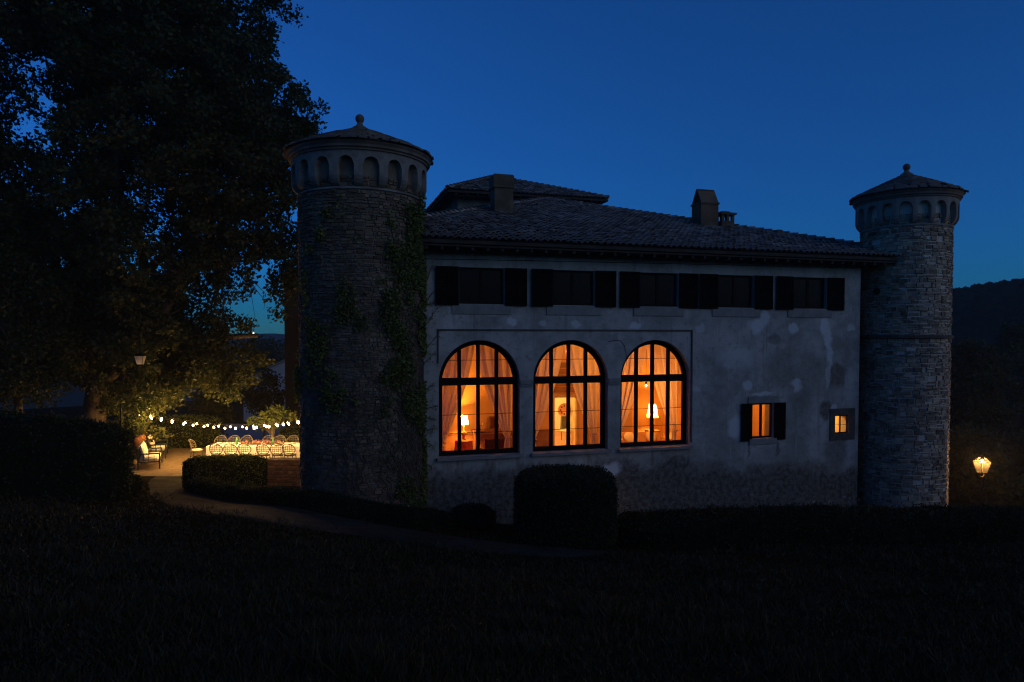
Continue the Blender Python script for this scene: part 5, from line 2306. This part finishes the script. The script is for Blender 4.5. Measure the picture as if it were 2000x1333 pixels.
# ------------------------------------------------------------------ lanterns
def lantern(label, p, gw, lit, name='lamp_post', cat='lamp post', grp=None):
    """lamp post with a tapering glass lantern; p is the middle of the glass, gw its top width"""
    g = gz1(p.x, p.y)
    t = thing(name, label, cat, (p.x, p.y, g), rad(8), grp)
    zc = p.z - g
    h = gw * 1.0
    z0, z1 = zc - h / 2, zc + h / 2
    w0, w1 = gw * .30, gw * .5
    mb = MB()
    if lit:
        mb.tube([(0, 0, -.3), (0, 0, .5), (0, 0, .52), (0, 0, z0 - gw * .42)], [.07, .06, .04, .035], 10)
        mb.build('post', M['iron'], t)
    else:
        for k in range(26):
            zz = z1 + gw * .5 + .03 + k * .09
            mb.tube([(.018 * math.cos(q_) * (k % 2), .018 * math.cos(q_) * (1 - k % 2), zz + .055 * math.sin(q_)) for q_ in np.linspace(0, 2 * PI, 9)], .005, 4)
        mb.build('chain', M['iron'], t)
    mb = MB()
    mb.tube([(w0 * .75 * math.cos(a), 0, z0 - gw * .21 - gw * .2 * math.sin(a)) for a in np.linspace(0, PI, 12)], gw * .035, 6)
    mb.tube([(w0 * .75, 0, z0 - gw * .21), (w0 * .75, 0, z0)], gw * .035, 6)
    mb.tube([(-w0 * .75, 0, z0 - gw * .21), (-w0 * .75, 0, z0)], gw * .035, 6)
    mb.build('bracket', M['iron'] if not lit else M['brass'], t)
    for k in range(4):
        mb = MB()
        a = w0 * 1.0, w1 * 1.0
        mb.add([(-a[0], -a[0], z0), (a[0], -a[0], z0), (a[1], -a[1], z1), (-a[1], -a[1], z1)], [(0, 1, 2, 3)])
        mb.build('glass_pane', M['lanternglass'] if lit else M['milkglass'], t, rz=k * PI / 2)
        mb = MB()
        mb.bar((-a[0], -a[0], z0), (-a[1], -a[1], z1), gw * .035)
        mb.bar((-a[0], -a[0], z0), (a[0], -a[0], z0), gw * .03)
        mb.bar((-a[1] * 1.08, -a[1] * 1.08, z1 + .01), (a[1] * 1.08, -a[1] * 1.08, z1 + .01), gw * .05)
        mb.build('lantern_frame', M['iron'] if not lit else M['brass'], t, rz=k * PI / 2)
    mb = MB()
    r = w1 * 1.2
    if lit:
        # open cage hood: the lamp shows above the rim
        for k in range(8):
            a = 2 * PI * k / 8
            mb.tube([(r * math.cos(a), r * math.sin(a), z1 + .02), (r * .75 * math.cos(a), r * .75 * math.sin(a), z1 + gw * .28), (r * .3 * math.cos(a), r * .3 * math.sin(a), z1 + gw * .42)], gw * .02, 5)
        mb.lathe([(r * .32, z1 + gw * .4), (r * .1, z1 + gw * .47), (.004, z1 + gw * .56)], 10)
        mb.build('hood', M['brass'], t)
        lampbulb(t, (0, 0, z1 + gw * .14), 850, gw * .13, (1.0, .5, .14), M['lanternbulb'])
    else:
        mb.lathe([(r, z1 + .02), (r * .6, z1 + gw * .25), (r * .2, z1 + gw * .33), (r * .1, z1 + gw * .45), (.004, z1 + gw * .5)], 12)
        mb.build('hood', M['iron'], t)
        mb = MB()
        mb.ball((0, 0, z1 - gw * .4), gw * .12, 8, 6)
        mb.build('bulb', M['china'], t)


M['brass'] = pm('lantern_brass', (.018, .012, .006), (.026, .018, .008), 6, .6, spec=.1)
lantern('lit lantern on a post shining beside the bare stone tower', at(1918, 913, 27.6), .43, True)
lantern('unlit pale lantern hanging on a chain under the oak branches', at(274, 704, 25.0), .31, False, 'hanging_lantern', 'lantern', None)

# small ground spotlight hidden behind the topiary
sp = L(2.75, -.75, 0)
g = gz1(sp.x, sp.y)
t = thing('ground_spotlight', 'little ground spotlight hidden behind the topiary bush lighting the wall foot', 'spotlight', (sp.x, sp.y, g), VROT)
mb = MB()
mb.tube([(0, -.05, .02), (0, 0, .1), (0, .08, .16)], [.05, .06, .07], 10)
mb.build('housing', M['iron'], t)
lampbulb(t, (0, .12, .2), 7, .03, (1.0, .75, .4))

# ------------------------------------------------------------------ farmhouse below
def farmhouse():
    b = at(520, 800, 70)
    g = -3.0
    t = thing('farmhouse', 'pale plastered farmhouse with a low pitched roof below the terrace', 'house', (b.x + 2.4, 74, g), rad(12))
    W, D, H, RH = 10.4, 9.0, 4.1, 2.5
    wins = ((-3.9, -3.1), (-.4, .4), (2.4, 3.2))
    mb = plate([(-W / 2, -.6), (W / 2, -.6), (W / 2, H), (0, H + RH), (-W / 2, H)], [rect(x0, 1.4, x1, 2.6) for x0, x1 in wins] + [rect(-2.3, 0, -1.3, 2.1)], -D / 2, -D / 2 + .3)
    mb.add(*(lambda m: (m.v, m.f))(plate([(-W / 2, -.6), (W / 2, -.6), (W / 2, H), (0, H + RH), (-W / 2, H)], [], D / 2 - .3, D / 2)))
    for sx in (-1, 1):
        mb.box((sx * (W / 2 - .15), 0, H / 2 - .3), (.3, D - .62, H + .58))
    mb.build('wall', M['houseplaster'], t)
    for x0, x1 in wins:
        f = plate(rect(x0 + .003, 1.403, x1 - .003, 2.597), [rect(x0 + .07, 1.47, x1 - .07, 2.53)], -D / 2 + .1, -D / 2 + .16).build('window', M['frame'], t)
        q = MB()
        q.v = [(x0 + .07, -D / 2 + .13, 1.47), (x1 - .07, -D / 2 + .13, 1.47), (x1 - .07, -D / 2 + .13, 2.53), (x0 + .07, -D / 2 + .13, 2.53)]
        q.f = [(0, 1, 2, 3)]
        q.build('pane', M['dullglass'], f)
    mb = MB()
    mb.box((-1.8, -D / 2 + .14, 1.05), (.99, .07, 2.09))
    mb.build('door', M['shutter'], t)
    an = math.atan2(RH, W / 2)
    ln = math.hypot(RH, W / 2) + .5
    for sx in (-1, 1):
        mb = MB()
        mb.box(None, (ln, D + .7, .14), M=Matrix.Translation((sx * (W / 4 + .17), 0, H + RH / 2 + .03)) @ Matrix.Rotation(sx * an, 4, 'Y'))
        rf = mb.build('roof', M['roofpale'], t)
    mb = MB()
    mb.box((1.8, 1.6, H + 2.2), (.6, .6, 1.5))
    mb.build('chimney', M['mortar_l'], rf)


farmhouse()

# far lamp on the hills
p = at(495, 651, 560)
mb = MB()
mb.ball((0, 0, 0), .4, 8, 6)
mb.tube([(0, 0, -3), (0, 0, -.3)], .12, 6)
o = mb.build('distant_lamp', M['farlight'], loc=p)
tag(o, 'single white lamp shining on the far hills', 'lamp')

# stones scattered along the path edge
for k, (px, py, Y) in enumerate(((1020, 1040, 18.2), (1792, 1082, 16.8), (884, 1018, 20.0), (470, 960, 21.0))):
    if k == 1:
        continue
    v = at(px, py, Y)
    mb = MB()
    mb.ball((0, 0, 0), random.uniform(.08, .14), 9, 6, .6)
    mb.v = [(x * random.uniform(.85, 1.2), y * random.uniform(.85, 1.2), z) for x, y, z in mb.v]
    o = mb.build('stone', M['sillstone'], loc=(v.x, v.y, gz1(v.x, v.y) + .04))
    tag(o, ('pale stone lying at the foot of the topiary bush', 'pale stone lying on the grass near the wooded hill', 'pale stone at the facade corner by the small bush',
            'pale stone at the path edge below the dining tables')[k], 'stone')

# ------------------------------------------------------------------ evening haze
hm = bpy.data.materials.new('haze')
hm.use_nodes = True
hn = hm.node_tree
for q in list(hn.nodes):
    if q.type == 'BSDF_PRINCIPLED':
        hn.nodes.remove(q)
pv = hn.nodes.new('ShaderNodeVolumePrincipled')
pv.inputs['Color'].default_value = (0.9, 0.92, 0.95, 1)
pv.inputs['Density'].default_value = 0.0005
pv.inputs['Anisotropy'].default_value = 0.3
hn.links.new(pv.outputs[0], hn.nodes['Material Output'].inputs['Volume'])
mb = MB()
mb.box((0, 0, 2.0), (1900, 1900, 100))
tag(mb.build('haze', hm, kind='stuff'), 'thin evening haze over the valley')
